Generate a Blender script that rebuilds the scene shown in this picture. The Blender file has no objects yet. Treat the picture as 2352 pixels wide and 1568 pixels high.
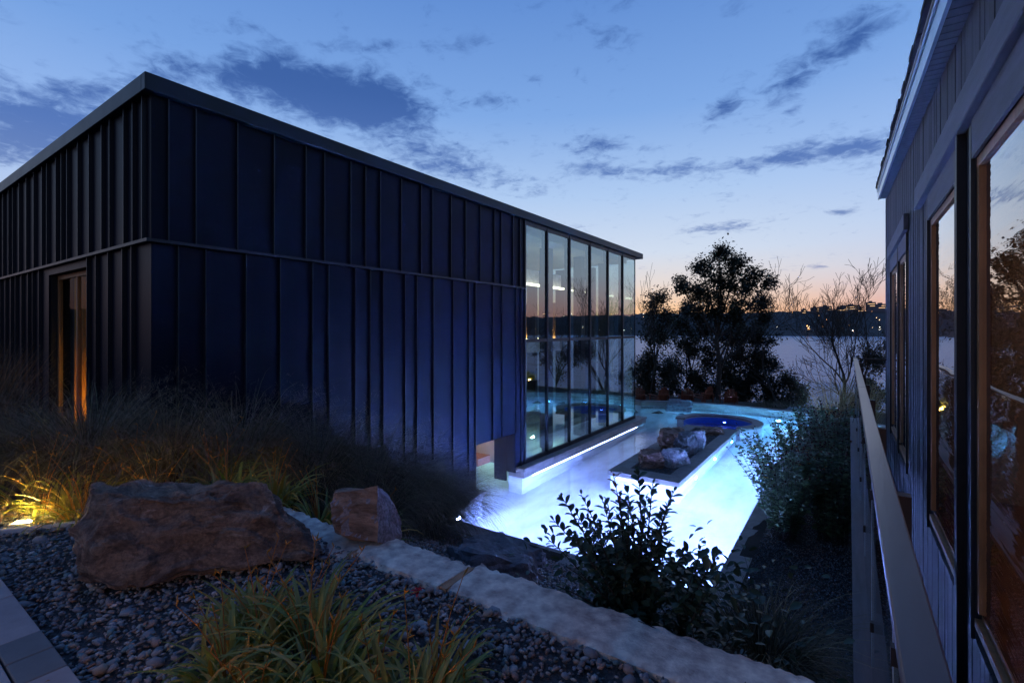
import bpy, math, random
import numpy as np
R = math.radians
rnd = random.Random(7)
rng = np.random.default_rng(7)
scene = bpy.context.scene
COL = scene.collection

# ------------------------------------------------------------------ camera
EYE = 3.8
cam_d = bpy.data.cameras.new("camera")
cam = bpy.data.objects.new("camera", cam_d)
COL.objects.link(cam)
cam.location = (0, 0, EYE)
cam.rotation_euler = (R(90), 0, R(34.7))
cam_d.sensor_width = 36.0
cam_d.lens = 17.11
cam_d.shift_y = -0.0115
cam_d.clip_start = 0.02
cam_d.clip_end = 6000
scene.camera = cam

# ------------------------------------------------------------------ exposure
scene.view_settings.view_transform = 'Standard'
scene.view_settings.look = 'None'
scene.view_settings.exposure = 0.0
scene.view_settings.gamma = 1.0
scene.cycles.max_bounces = 10
scene.cycles.diffuse_bounces = 3
scene.cycles.glossy_bounces = 4
scene.cycles.transmission_bounces = 6
scene.cycles.transparent_max_bounces = 16
scene.cycles.sample_clamp_indirect = 30.0
scene.cycles.use_denoising = True

# ------------------------------------------------------------------ node helpers
class NT:
    def __init__(s, tree):
        s.t = tree
    def n(s, typ, **kw):
        nd = s.t.nodes.new(typ)
        for k, v in kw.items():
            if k.startswith('i_'):
                key = k[2:]
                key = int(key) if key.isdigit() else key.replace('_', ' ')
                nd.inputs[key].default_value = v
            else:
                setattr(nd, k, v)
        return nd
    def l(s, a, b):
        s.t.links.new(a, b)
    def math(s, op, a, b=None, c=None, clamp=False):
        nd = s.t.nodes.new('ShaderNodeMath'); nd.operation = op; nd.use_clamp = clamp
        for i, v in enumerate((a, b, c)):
            if v is None: continue
            if isinstance(v, (int, float)): nd.inputs[i].default_value = v
            else: s.l(v, nd.inputs[i])
        return nd.outputs[0]
    def ramp(s, fac, stops, interp='LINEAR'):
        nd = s.t.nodes.new('ShaderNodeValToRGB'); cr = nd.color_ramp; cr.interpolation = interp
        while len(cr.elements) < len(stops): cr.elements.new(0.5)
        for e, (p, c) in zip(cr.elements, stops):
            e.position = p; e.color = (*c, 1) if len(c) == 3 else c
        if fac is not None: s.l(fac, nd.inputs[0])
        return nd.outputs[0]
    def mix(s, fac, a, b, blend='MIX'):
        nd = s.t.nodes.new('ShaderNodeMix'); nd.data_type = 'RGBA'; nd.blend_type = blend
        for i, v in ((0, fac), (6, a), (7, b)):
            if isinstance(v, (int, float)): nd.inputs[i].default_value = v
            elif isinstance(v, tuple): nd.inputs[i].default_value = (*v, 1) if len(v) == 3 else v
            else: s.l(v, nd.inputs[i])
        return nd.outputs[2]

def srgb(r, g, b):
    f = lambda c: (c/255/12.92 if c/255 <= .04045 else ((c/255+.055)/1.055)**2.4)
    return (f(r), f(g), f(b))

# ------------------------------------------------------------------ world: dusk sky with broken cloud
world = bpy.data.worlds.new("World"); scene.world = world; world.use_nodes = True
wt = NT(world.node_tree); world.node_tree.nodes.clear()
tc = wt.n('ShaderNodeTexCoord')
nrm = wt.n('ShaderNodeVectorMath', operation='NORMALIZE'); wt.l(tc.outputs['Generated'], nrm.inputs[0])
sep = wt.n('ShaderNodeSeparateXYZ'); wt.l(nrm.outputs[0], sep.inputs[0])
dx, dy, dz = sep.outputs
el = wt.math('MAXIMUM', dz, 0.0)
# cool side of the sky by elevation
cool = wt.ramp(el, [(0.0, srgb(214, 140, 138)), (0.025, srgb(222, 158, 152)), (0.06, srgb(218, 184, 190)), (0.11, srgb(204, 208, 228)), (0.18, srgb(188, 208, 240)),
                    (0.30, srgb(154, 188, 240)), (0.44, srgb(118, 162, 226)), (0.62, srgb(84, 132, 206)), (1.0, srgb(46, 86, 158))])
warm = wt.ramp(el, [(0.0, srgb(253, 166, 96)), (0.02, srgb(254, 190, 126)), (0.05, srgb(248, 208, 172)), (0.09, srgb(232, 220, 214)),
                    (0.15, srgb(210, 222, 240)), (0.26, srgb(176, 204, 242)), (0.40, srgb(128, 170, 230)), (0.62, srgb(84, 132, 206)), (1.0, srgb(46, 86, 158))])
SUNAZ = math.atan2(.815, -.50)   # afterglow direction, behind the end of the glass hall
dt = wt.math('ADD', wt.math('MULTIPLY', dx, math.cos(SUNAZ)), wt.math('MULTIPLY', dy, math.sin(SUNAZ)))
hl = wt.math('SQRT', wt.math('ADD', wt.math('MULTIPLY', dx, dx), wt.math('ADD', wt.math('MULTIPLY', dy, dy), 1e-4)))
dt = wt.math('DIVIDE', dt, hl)
wfac = wt.n('ShaderNodeMapRange', interpolation_type='SMOOTHSTEP'); wt.l(dt, wfac.inputs[0])
wfac.inputs[1].default_value = 0.72; wfac.inputs[2].default_value = 1.0
skyc = wt.mix(wfac.outputs[0], cool, warm)
# the side away from the afterglow is dimmer
dark = wt.n('ShaderNodeMapRange', interpolation_type='SMOOTHSTEP'); wt.l(dt, dark.inputs[0])
dark.inputs[1].default_value = -1.0; dark.inputs[2].default_value = 0.75
dark.inputs[3].default_value = 0.55; dark.inputs[4].default_value = 1.0
skyc = wt.mix(1.0, skyc, wt.n('ShaderNodeCombineColor').outputs[0], 'MULTIPLY')
cc = skyc.node.inputs[7].links[0].from_node
for i in range(3): wt.l(dark.outputs[0], cc.inputs[i])
# clouds on a projected layer
k = wt.math('ADD', el, 0.12)
px_ = wt.math('DIVIDE', dx, k); py_ = wt.math('DIVIDE', dy, k)
P = wt.n('ShaderNodeCombineXYZ'); wt.l(px_, P.inputs[0]); wt.l(py_, P.inputs[1])
n1 = wt.n('ShaderNodeTexNoise', i_Scale=3.1, i_Detail=9.0, i_Roughness=0.62, i_Distortion=0.25); wt.l(P.outputs[0], n1.inputs['Vector'])
n2 = wt.n('ShaderNodeTexNoise', i_Scale=15.0, i_Detail=7.0, i_Roughness=0.62, i_Distortion=0.5); wt.l(P.outputs[0], n2.inputs['Vector'])
def P_of(px, py):
    a = (px-1176)/1118; A0 = R(34.7); v = (math.cos(A0)*a-math.sin(A0), math.sin(A0)*a+math.cos(A0), -(py-757)/1118)
    n_ = math.sqrt(sum(q*q for q in v)); k_ = v[2]/n_+.12; return v[0]/n_/k_, v[1]/n_/k_
def blob(cx, cy, M, amp):
    ux = wt.math('SUBTRACT', px_, cx); uy = wt.math('SUBTRACT', py_, cy)
    a = wt.math('ADD', wt.math('MULTIPLY', ux, M[0]), wt.math('MULTIPLY', uy, M[1]))
    b = wt.math('ADD', wt.math('MULTIPLY', ux, M[2]), wt.math('MULTIPLY', uy, M[3]))
    r2 = wt.math('ADD', wt.math('MULTIPLY', a, a), wt.math('MULTIPLY', b, b))
    return wt.math('MULTIPLY', wt.math('EXPONENT', wt.math('MULTIPLY', r2, -1.0)), amp)
def cloud_bank(px, py, w, h, rot, amp):
    """bank of cloud centred on a direction, w x h in the picture's angular units"""
    c = P_of(px, py); ex = P_of(px+10, py); ey = P_of(px, py+10)
    J = np.array([[(ex[0]-c[0])/10, (ey[0]-c[0])/10], [(ex[1]-c[1])/10, (ey[1]-c[1])/10]]); Ji = np.linalg.inv(J)
    ro = np.array([[math.cos(rot), math.sin(rot)], [-math.sin(rot), math.cos(rot)]]); M = np.diag([1/w, 1/h])@ro@Ji
    return blob(c[0], c[1], M.ravel().tolist(), amp)
banks = [(690, 215, 250, 62, .12, .31), (860, 225, 190, 60, .25, .22), (560, 165, 190, 35, .1, .18), (110, 290, 300, 75, .12, .34), (0, 340, 160, 60, 0, .2), (230, 205, 150, 25, -.05, .16), (930, 330, 170, 50, .35, .20), (1120, 400, 150, 38, .15, .19),
         (1375, 330, 75, 24, -.1, .25), (1365, 388, 80, 24, .1, .20), (1570, 390, 120, 20, -.05, .22), (1800, 365, 190, 24, -.18, .27), (1990, 340, 90, 22, -.1, .24), (1670, 245, 55, 28, -.7, .24), (1830, 180, 110, 40, -.75, .28), (1960, 95, 110, 40, -.6, .26),
         (1840, 240, 50, 18, -.4, .16), (1640, 525, 75, 13, -.1, .26), (1932, 489, 32, 9, 0, .26), (850, 108, 120, 20, .05, .17), (1060, 105, 70, 30, -.3, .16), (1430, 95, 110, 30, 0, .12), (1150, 235, 80, 22, 0, .16), (1880, 612, 25, 4, 0, .2), (1240, 190, 30, 22, 0, .1)]
acc = None
for b in banks:
    v = cloud_bank(*b); acc = v if acc is None else wt.math('ADD', acc, v)
for b in [(1.4, 2.4, (1.1, 0, 0, 4), .15), (2.6, 1.2, (1.1, 0, 0, 2.5), .16), (-2.2, -1.2, (.8, 0, 0, 2), .14), (1.0, -1.2, (1, 0, 0, 1.7), .14), (1.3, 1.6, (3, 1, -1, 6), .17)]:
    acc = wt.math('ADD', acc, blob(*b))
dens = wt.math('ADD', wt.math('ADD', wt.math('MULTIPLY', n1.outputs[0], .62), wt.math('MULTIPLY', n2.outputs[0], .62)), acc)
cm = wt.n('ShaderNodeMapRange', interpolation_type='SMOOTHSTEP'); wt.l(dens, cm.inputs[0])
cm.inputs[1].default_value = 0.665; cm.inputs[2].default_value = 1.0
edge = wt.n('ShaderNodeMapRange', interpolation_type='SMOOTHSTEP'); wt.l(el, edge.inputs[0])
edge.inputs[1].default_value = 0.03; edge.inputs[2].default_value = 0.12
cmask = wt.math('MULTIPLY', wt.math('MULTIPLY', cm.outputs[0], edge.outputs[0]), .88)
cloudc = wt.ramp(el, [(0.0, srgb(150, 130, 160)), (0.14, srgb(118, 142, 192)), (0.3, srgb(72, 108, 178)), (0.42, srgb(48, 86, 156)), (1.0, srgb(36, 66, 125))])
skyc = wt.mix(cmask, skyc, cloudc)
bg = wt.n('ShaderNodeBackground', i_Strength=1.0); wt.l(skyc, bg.inputs[0])
wo = wt.n('ShaderNodeOutputWorld'); wt.l(bg.outputs[0], wo.inputs[0])

# ------------------------------------------------------------------ materials
MATS = {}
def mat(name):
    m = bpy.data.materials.new(name); m.use_nodes = True; m.node_tree.nodes.clear(); MATS[name] = m
    t = NT(m.node_tree); t.out = t.n('ShaderNodeOutputMaterial'); return m, t
def pbr(name, base, rough=.6, metal=0.0, var=.25, scale=6.0, bump=0.0, bscale=40.0, spec=.5, stretch=None, tint=False, objrand=0.0, hue2=None, bdist=.01, coat=0.0):
    m, t = mat(name)
    p = t.n('ShaderNodeBsdfPrincipled', i_Roughness=rough, i_Metallic=metal)
    p.inputs['Specular IOR Level'].default_value = spec
    if coat: p.inputs['Coat Weight'].default_value = coat
    co = t.n('ShaderNodeTexCoord'); v = co.outputs['Object']
    if stretch:
        mp = t.n('ShaderNodeMapping'); mp.inputs['Scale'].default_value = stretch; t.l(v, mp.inputs[0]); v = mp.outputs[0]
    no = t.n('ShaderNodeTexNoise', i_Scale=scale, i_Detail=6.0, i_Roughness=.6); t.l(v, no.inputs['Vector'])
    lo = tuple(c*(1-var) for c in base); hi = tuple(min(1, c*(1+var)) for c in (hue2 or base))
    col = t.ramp(no.outputs[0], [(.3, lo), (.7, hi)])
    if tint:
        at = t.n('ShaderNodeAttribute', attribute_name='tint')
        col = t.mix(1.0, col, at.outputs['Color'], 'MULTIPLY')
    if objrand:
        oi = t.n('ShaderNodeObjectInfo'); h = t.n('ShaderNodeHueSaturation'); t.l(col, h.inputs['Color'])
        t.l(t.math('ADD', t.math('MULTIPLY', oi.outputs['Random'], objrand*2), 1-objrand), h.inputs['Value'])
        col = h.outputs[0]
    t.l(col, p.inputs['Base Color'])
    if bump:
        nb = t.n('ShaderNodeTexNoise', i_Scale=bscale, i_Detail=8.0, i_Roughness=.65); t.l(v, nb.inputs['Vector'])
        b = t.n('ShaderNodeBump', i_Strength=bump, i_Distance=bdist); t.l(nb.outputs[0], b.inputs['Height']); t.l(b.outputs[0], p.inputs['Normal'])
    rv = t.math('ADD', t.math('MULTIPLY', no.outputs[0], .16), rough-.08); t.l(rv, p.inputs['Roughness'])
    t.l(p.outputs[0], t.out.inputs[0]); m['p'] = 1
    return m
def emit(name, col, s):
    m, t = mat(name); e = t.n('ShaderNodeEmission', i_Strength=s); e.inputs[0].default_value = (*col, 1); t.l(e.outputs[0], t.out.inputs[0]); return m
def glass(name, tintc, f0=.04, gain=1.0, rough=0.0, bump=0.0, bscale=2.0, bstretch=(1, 1, 1), base_refl=0.0, glc=(1, 1, 1)):
    # thin pane: clear straight-through view plus a fresnel mirror
    m, t = mat(name)
    tr = t.n('ShaderNodeBsdfTransparent'); tr.inputs[0].default_value = (*tintc, 1)
    gl = t.n('ShaderNodeBsdfGlossy', i_Roughness=rough); gl.inputs[0].default_value = (*glc, 1)
    fr = t.n('ShaderNodeFresnel', i_IOR=1.5)
    f = t.math('ADD', t.math('MULTIPLY', fr.outputs[0], gain), base_refl, clamp=True)
    f = t.math('MULTIPLY', f, t.math('SUBTRACT', 1.0, t.n('ShaderNodeNewGeometry').outputs['Backfacing']))
    if bump:
        co = t.n('ShaderNodeTexCoord'); mp = t.n('ShaderNodeMapping'); mp.inputs['Scale'].default_value = bstretch; t.l(co.outputs['Object'], mp.inputs[0])
        nb = t.n('ShaderNodeTexNoise', i_Scale=bscale, i_Detail=3.0); t.l(mp.outputs[0], nb.inputs['Vector'])
        b = t.n('ShaderNodeBump', i_Strength=bump, i_Distance=.02); t.l(nb.outputs[0], b.inputs['Height']); t.l(b.outputs[0], gl.inputs['Normal'])
    mx = t.n('ShaderNodeMixShader'); t.l(f, mx.inputs[0]); t.l(tr.outputs[0], mx.inputs[1]); t.l(gl.outputs[0], mx.inputs[2])
    t.l(mx.outputs[0], t.out.inputs[0]); return m
def leafmat(name, c1, c2, rough=.5, trans=.3, objrand=.25, tint=False):
    m, t = mat(name)
    co = t.n('ShaderNodeTexCoord'); oi = t.n('ShaderNodeObjectInfo')
    geo = t.n('ShaderNodeNewGeometry')
    rv = t.math('FRACT', t.math('ADD', geo.outputs['Random Per Island'], oi.outputs['Random']))
    col = t.mix(rv, c1, c2)
    if tint:
        at = t.n('ShaderNodeAttribute', attribute_name='tint'); col = t.mix(1.0, col, at.outputs['Color'], 'MULTIPLY')
    p = t.n('ShaderNodeBsdfPrincipled', i_Roughness=rough); t.l(col, p.inputs['Base Color'])
    tl = t.n('ShaderNodeBsdfTranslucent'); t.l(col, tl.inputs[0])
    mx = t.n('ShaderNodeMixShader', i_0=trans); t.l(p.outputs[0], mx.inputs[1]); t.l(tl.outputs[0], mx.inputs[2]); t.l(mx.outputs[0], t.out.inputs[0])
    return m

M_panel = pbr('dark_metal_panel', (.0034, .0066, .0185), .44, 0, .25, 1.2, objrand=.14, stretch=(1, 1, .3), bump=.16, bscale=2.2, bdist=.012, spec=.10)
M_seam = pbr('dark_metal_seam', (.006, .009, .018), .45, 0, .1, 3)
M_fascia = pbr('fascia_metal', (.007, .016, .028), .42, 0, .15, 2, spec=.25)
M_core = pbr('dark_backing', (.01, .01, .012), .8)
M_coping = pbr('coping_stone', (.27, .245, .24), .55, 0, .25, 5, .25, 60, objrand=.14)
M_slab = pbr('white_pool_stone', (.60, .62, .64), .5, 0, .30, 1.3, .05, 10, stretch=(1, .35, 1))
M_granite = pbr('rough_granite', (.66, .50, .46), .85, 0, .45, 9, .9, 70, hue2=(.84, .64, .56), bdist=.010)
M_granitecut = pbr('granite_orange_face', (.42, .24, .14), .8, 0, .3, 10, .6, 40)
M_brown = pbr('brown_rock', (.25, .145, .11), .8, 0, .5, 5, 1.0, 16, hue2=(.40, .25, .19), bdist=.05, stretch=(1, 1, 2.4))
m, t = mat('boulder_rock'); M_boulder = m
p = t.n('ShaderNodeBsdfPrincipled', i_Roughness=.8); co = t.n('ShaderNodeTexCoord')
mp = t.n('ShaderNodeMapping'); mp.inputs['Scale'].default_value = (1, 1, 2.6); mp.inputs['Rotation'].default_value = (.3, .25, 0); t.l(co.outputs['Object'], mp.inputs[0])
na = t.n('ShaderNodeTexNoise', i_Scale=3.2, i_Detail=9.0, i_Roughness=.68, i_Distortion=1.1); t.l(mp.outputs[0], na.inputs['Vector'])
nb = t.n('ShaderNodeTexNoise', i_Scale=38.0, i_Detail=7.0, i_Roughness=.75); t.l(co.outputs['Object'], nb.inputs['Vector'])
c1 = t.ramp(na.outputs[0], [(.30, (.075, .048, .042)), (.45, (.18, .125, .10)), (.53, (.30, .215, .165)), (.60, (.23, .165, .135)), (.66, (.48, .39, .34)), (.74, (.62, .55, .52))])
c2 = t.ramp(nb.outputs[0], [(.35, (.7, .68, .68)), (.62, (1.65, 1.5, 1.4))]); t.l(t.mix(1.0, c1, c2, 'MULTIPLY'), p.inputs['Base Color'])
h = t.math('ADD', t.math('MULTIPLY', na.outputs[0], 1.0), t.math('MULTIPLY', nb.outputs[0], .22))
b = t.n('ShaderNodeBump', i_Strength=1.0, i_Distance=.09); t.l(h, b.inputs['Height']); t.l(b.outputs[0], p.inputs['Normal']); t.l(p.outputs[0], t.out.inputs[0])
M_greyrock = pbr('grey_rock', (.19, .195, .22), .85, 0, .4, 8, .9, 20, bdist=.03)
M_whiterock = pbr('pale_rock', (.42, .43, .46), .8, 0, .4, 7, .9, 20, bdist=.03)
M_violetlit = pbr('speckled_rock_violet_lit', (.30, .27, .32), .8, 0, .5, 40, .9, 45, bdist=.02)  # pale speckled stone, tinted with the violet of the pool glow
M_pebble = pbr('pebble', (.62, .62, .62), .55, 0, .35, 25, .25, 60, tint=True, spec=.5)
M_paver = pbr('paving_slab', (.40, .33, .33), .75, 0, .12, 9, .25, 80, objrand=.18)
M_soil = pbr('dark_soil', (.035, .03, .027), .95, 0, .4, 12, .8, 30)
M_gravel = pbr('small_gravel', (.09, .09, .095), .85, 0, .6, 60, 1.0, 50, bdist=.04)
M_wood = pbr('stained_board', (.048, .049, .056), .7, 0, .35, 5, .35, 30, stretch=(6, 6, .6), objrand=.22, bdist=.01)
M_trim = pbr('dark_trim', (.10, .10, .115), .65, 0, .3, 4, .35, 22, stretch=(5, .6, 5), bdist=.01)
M_black = pbr('black_frame', (.012, .012, .016), .5)
M_oak = pbr('oak_frame', (.30, .15, .06), .55, 0, .3, 4, .2, 30, stretch=(4, 4, .6))
M_gutter = pbr('gutter_metal', (.55, .62, .70), .35, .8, .1, 4)
M_flash = pbr('drip_flashing', (.45, .37, .26), .45, .6, .15, 6)
M_shingle = pbr('shingle', (.03, .028, .03), .9, 0, .4, 20, .8, 40)
M_rail = pbr('rail_cap', (.15, .12, .125), .30, .3, .12, 5, .05, 90, stretch=(1, .08, 1))
M_railpost = pbr('rail_post', (.05, .03, .026), .6)
M_concrete = pbr('concrete', (.30, .28, .26), .8, 0, .2, 5)
M_beige = pbr('beige_plaster', (.55, .48, .36), .8, 0, .1, 2)
M_amberwall = pbr('amber_wood_wall', (.45, .28, .10), .6, 0, .25, 4, stretch=(4, 4, .3))
M_redwood = pbr('red_wood', (.17, .045, .022), .6, 0, .3, 4)
M_bench = pbr('bench_wood', (.55, .25, .15), .6, 0, .2, 4)
M_bark = pbr('bark', (.045, .038, .034), .9, 0, .4, 12, .8, 30)
M_hill = pbr('far_forest', (.028, .036, .042), .95, 0, .5, .02)
M_tower = pbr('far_block', (.10, .10, .12), .9)
M_white = pbr('white_metal', (.6, .6, .62), .4)
M_edge = pbr('glass_edge', (.40, .50, .58), .25)
M_timberfloor = pbr('timber_floor', (.40, .20, .08), .5, 0, .3, 3, stretch=(6, .5, 1))
M_terrace = pbr('terrace_paving', (.22, .18, .15), .8, 0, .25, 4, .4, 30)


M_glass = glass('hall_glass', (.80, .88, .90), gain=1.05, base_refl=.22, glc=(.80, .98, 1.0))
M_wglass = glass('clear_glass', (.92, .9, .85), gain=.14)
M_pane = glass('window_glass', (.80, .80, .80), gain=1.3, base_refl=.16, bump=.18, bscale=1.1, bstretch=(1, .45, 7))
M_rglass = glass('rail_glass', (.80, .84, .86), gain=.7)
M_tub = pbr('blue_tub', (.06, .20, .70), .4, 0, .05)

# leaf materials
M_leaf_shrub = leafmat('glossy_shrub_leaf', (.025, .06, .035), (.055, .085, .05), .38, .12)
M_leaf_red = leafmat('reddish_shoot_leaf', (.16, .04, .025), (.10, .05, .03), .4, .2)
M_leaf_tree = leafmat('tree_leaf', (.025, .034, .024), (.05, .055, .035), .55, .25)
M_lily = leafmat('lily_blade', (.17, .20, .05), (.40, .31, .09), .45, .25, tint=True)
M_grass = leafmat('fine_grass', (.09, .085, .045), (.17, .14, .08), .7, .25, tint=True)
M_plume = leafmat('grass_plume', (.22, .17, .12), (.36, .27, .19), .85, .3)
M_peren = leafmat('perennial_leaf', (.05, .10, .055), (.13, .19, .085), .5, .25)
M_seed = leafmat('seed_head', (.02, .012, .01), (.09, .03, .015), .8, 0)
M_petal = leafmat('yellow_petal', (.55, .38, .03), (.6, .3, .02), .6, .2)
M_red = leafmat('red_petal', (.5, .01, .02), (.6, .02, .02), .5, .2)
M_pale = leafmat('pale_leaf', (.16, .20, .19), (.24, .28, .25), .6, .2)

M_curtain = leafmat('curtain', (.62, .42, .14), (.66, .46, .18), .8, .75)
# water: clear sheet with a fresnel mirror and light ripples
m, t = mat('pool_water_surface'); M_water = m
gl = t.n('ShaderNodeBsdfGlass', i_Roughness=0.0, i_IOR=1.33); gl.inputs[0].default_value = (.93, .98, 1, 1)
co = t.n('ShaderNodeTexCoord'); nb = t.n('ShaderNodeTexNoise', i_Scale=1.8, i_Detail=4.0); t.l(co.outputs['Object'], nb.inputs['Vector'])
b = t.n('ShaderNodeBump', i_Strength=.32, i_Distance=.03); t.l(nb.outputs[0], b.inputs['Height']); t.l(b.outputs[0], gl.inputs['Normal'])
t.l(gl.outputs[0], t.out.inputs[0])
# river
m, t = mat('river_surface'); M_river = m
p = t.n('ShaderNodeBsdfPrincipled', i_Roughness=.22, i_IOR=1.33); p.inputs['Base Color'].default_value = (.07, .11, .17, 1)
p.inputs['Specular IOR Level'].default_value = .5
co = t.n('ShaderNodeTexCoord'); mp = t.n('ShaderNodeMapping'); mp.inputs['Rotation'].default_value = (0, 0, R(-34.7)); mp.inputs['Scale'].default_value = (.16, 1.0, 1); t.l(co.outputs['Object'], mp.inputs[0])
nb = t.n('ShaderNodeTexNoise', i_Scale=.8, i_Detail=6.0, i_Roughness=.65); t.l(mp.outputs[0], nb.inputs['Vector'])
nc = t.n('ShaderNodeTexNoise', i_Scale=.045, i_Detail=7.0, i_Roughness=.72); t.l(mp.outputs[0], nc.inputs['Vector'])
b = t.n('ShaderNodeBump', i_Strength=1.0, i_Distance=.35); t.l(nb.outputs[0], b.inputs['Height'])
b2 = t.n('ShaderNodeBump', i_Strength=1.0, i_Distance=8.0); t.l(nc.outputs[0], b2.inputs['Height']); t.l(b.outputs[0], b2.inputs['Normal']); t.l(b2.outputs[0], p.inputs['Normal'])
p.inputs['Base Color'].default_value = (.24, .37, .60, 1)
t.l(p.outputs[0], t.out.inputs[0])

# ------------------------------------------------------------------ object helpers
def link(name, me, m=None, parent=None, **props):
    o = bpy.data.objects.new(name, me); COL.objects.link(o)
    if m is not None and me is not None and not me.materials: me.materials.append(m)
    if parent is not None: o.parent = parent
    for k_, v in props.items(): o[k_] = v
    return o
def thing(name, label, cat, loc=(0, 0, 0), rz=0, group=None):
    o = bpy.data.objects.new(name, None); COL.objects.link(o); o.location = loc; o.rotation_euler = (0, 0, rz); o.empty_display_size = .1
    o['label'] = label; o['category'] = cat
    if group: o['group'] = group
    return o
def tag(o, label, cat, group=None):
    o['label'] = label; o['category'] = cat
    if group: o['group'] = group
    return o
def mesh(name, V, F, smooth=False):
    me = bpy.data.meshes.new(name); me.from_pydata([tuple(v) for v in V], [], [tuple(f) for f in F]); me.update()
    if smooth: me.polygons.foreach_set('use_smooth', [True]*len(me.polygons))
    return me
def npmesh(name, V, F, tint=None, smooth=False, mats=None):
    """V (n,3) F (m,k) with constant k"""
    V = np.asarray(V, np.float32); F = np.asarray(F, np.int32); kk = F.shape[1]
    me = bpy.data.meshes.new(name); me.vertices.add(len(V)); me.vertices.foreach_set('co', V.ravel())
    me.loops.add(F.size); me.loops.foreach_set('vertex_index', F.ravel())
    me.polygons.add(len(F)); me.polygons.foreach_set('loop_start', np.arange(0, F.size, kk, dtype=np.int32))
    if mats is not None: me.polygons.foreach_set('material_index', np.asarray(mats, np.int32))
    me.polygons.foreach_set('use_smooth', np.full(len(F), smooth))
    me.update(calc_edges=True)
    if tint is not None:
        a = me.color_attributes.new('tint', 'FLOAT_COLOR', 'POINT')
        c = np.ones((len(V), 4), np.float32); c[:, :3] = tint; a.data.foreach_set('color', c.ravel())
    return me
def box(name, x0, x1, y0, y1, z0, z1, m, parent=None, bev=0.0, **props):
    cx, cy, cz = (x0+x1)/2, (y0+y1)/2, (z0+z1)/2
    hx, hy, hz = abs(x1-x0)/2, abs(y1-y0)/2, abs(z1-z0)/2
    b_ = min(bev, hx*.45, hy*.45, hz*.45)
    V = []; F = []
    if b_ <= 0:
        V = [(sx*hx, sy*hy, sz*hz) for sx in (-1, 1) for sy in (-1, 1) for sz in (-1, 1)]
        F = [(0, 1, 3, 2), (4, 6, 7, 5), (0, 4, 5, 1), (2, 3, 7, 6), (0, 2, 6, 4), (1, 5, 7, 3)]
    else:
        prof = [(-hx+b_, -hy), (hx-b_, -hy), (hx, -hy+b_), (hx, hy-b_), (hx-b_, hy), (-hx+b_, hy), (-hx, hy-b_), (-hx, -hy+b_)]
        def ring(z, s): return [(x*(hx-s)/hx, y*(hy-s)/hy, z) for x, y in prof]
        V = ring(-hz, b_)+ring(-hz+b_, 0)+ring(hz-b_, 0)+ring(hz, b_)
        for r in range(3):
            for i in range(8): F.append((r*8+i, r*8+(i+1) % 8, (r+1)*8+(i+1) % 8, (r+1)*8+i))
        F.append(tuple(range(7, -1, -1))); F.append(tuple(range(24, 32)))
    o = link(name, mesh(name, V, F), m, parent, **props)
    ploc = (0, 0, 0)
    o.location = (cx, cy, cz)
    if parent is not None:
        pl = parent.location; o.location = (cx-pl[0], cy-pl[1], cz-pl[2])
    return o
def prism(name, pts, z0, z1, m, parent=None, **props):
    n_ = len(pts); V = [(x, y, z0) for x, y in pts]+[(x, y, z1) for x, y in pts]
    F = [tuple(range(n_-1, -1, -1)), tuple(range(n_, 2*n_))]+[(i, (i+1) % n_, n_+(i+1) % n_, n_+i) for i in range(n_)]
    return link(name, mesh(name, V, F), m, parent, **props)
def tube_np(pts, rad, sides=6):
    """polyline tube -> V,F(quads)"""
    pts = np.asarray(pts, float); n_ = len(pts); rad = np.asarray(rad, float)
    d = np.gradient(pts, axis=0); d /= np.linalg.norm(d, axis=1)[:, None]+1e-9
    up = np.where(np.abs(d[:, 2:3]) > .9, np.array([[1., 0, 0]]), np.array([[0, 0, 1.]]))
    a = np.cross(d, up); a /= np.linalg.norm(a, axis=1)[:, None]+1e-9; b_ = np.cross(d, a)
    th = np.linspace(0, 2*np.pi, sides, endpoint=False)
    V = (pts[:, None]+rad[:, None, None]*(a[:, None]*np.cos(th)[None, :, None]+b_[:, None]*np.sin(th)[None, :, None])).reshape(-1, 3)
    i = np.arange(n_-1)[:, None]*sides; j = np.arange(sides)[None]
    F = np.stack([i+j, i+(j+1) % sides, i+sides+(j+1) % sides, i+sides+j], -1).reshape(-1, 4)
    return V, F
class Acc:
    def __init__(s): s.V = []; s.F = []; s.T = []; s.n = 0
    def add(s, V, F, tint=None):
        V = np.asarray(V); s.V.append(V); s.F.append(np.asarray(F)+s.n); s.n += len(V)
        s.T.append(np.broadcast_to(np.asarray(tint if tint is not None else (1, 1, 1), np.float32), (len(V), 3)))
    def build(s, name, m, parent=None, smooth=False, **props):
        me = npmesh(name, np.concatenate(s.V), np.concatenate(s.F), np.concatenate(s.T), smooth)
        return link(name, me, m, parent, **props)
def icosphere(sub=1):
    import bmesh
    bm = bmesh.new(); bmesh.ops.create_icosphere(bm, subdivisions=sub, radius=1.0)
    V = np.array([v.co[:] for v in bm.verts]); F = np.array([[v.index for v in f.verts] for f in bm.faces]); bm.free(); return V, F
ICO1 = icosphere(1); ICO2 = icosphere(2); ICO4 = icosphere(4)

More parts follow.
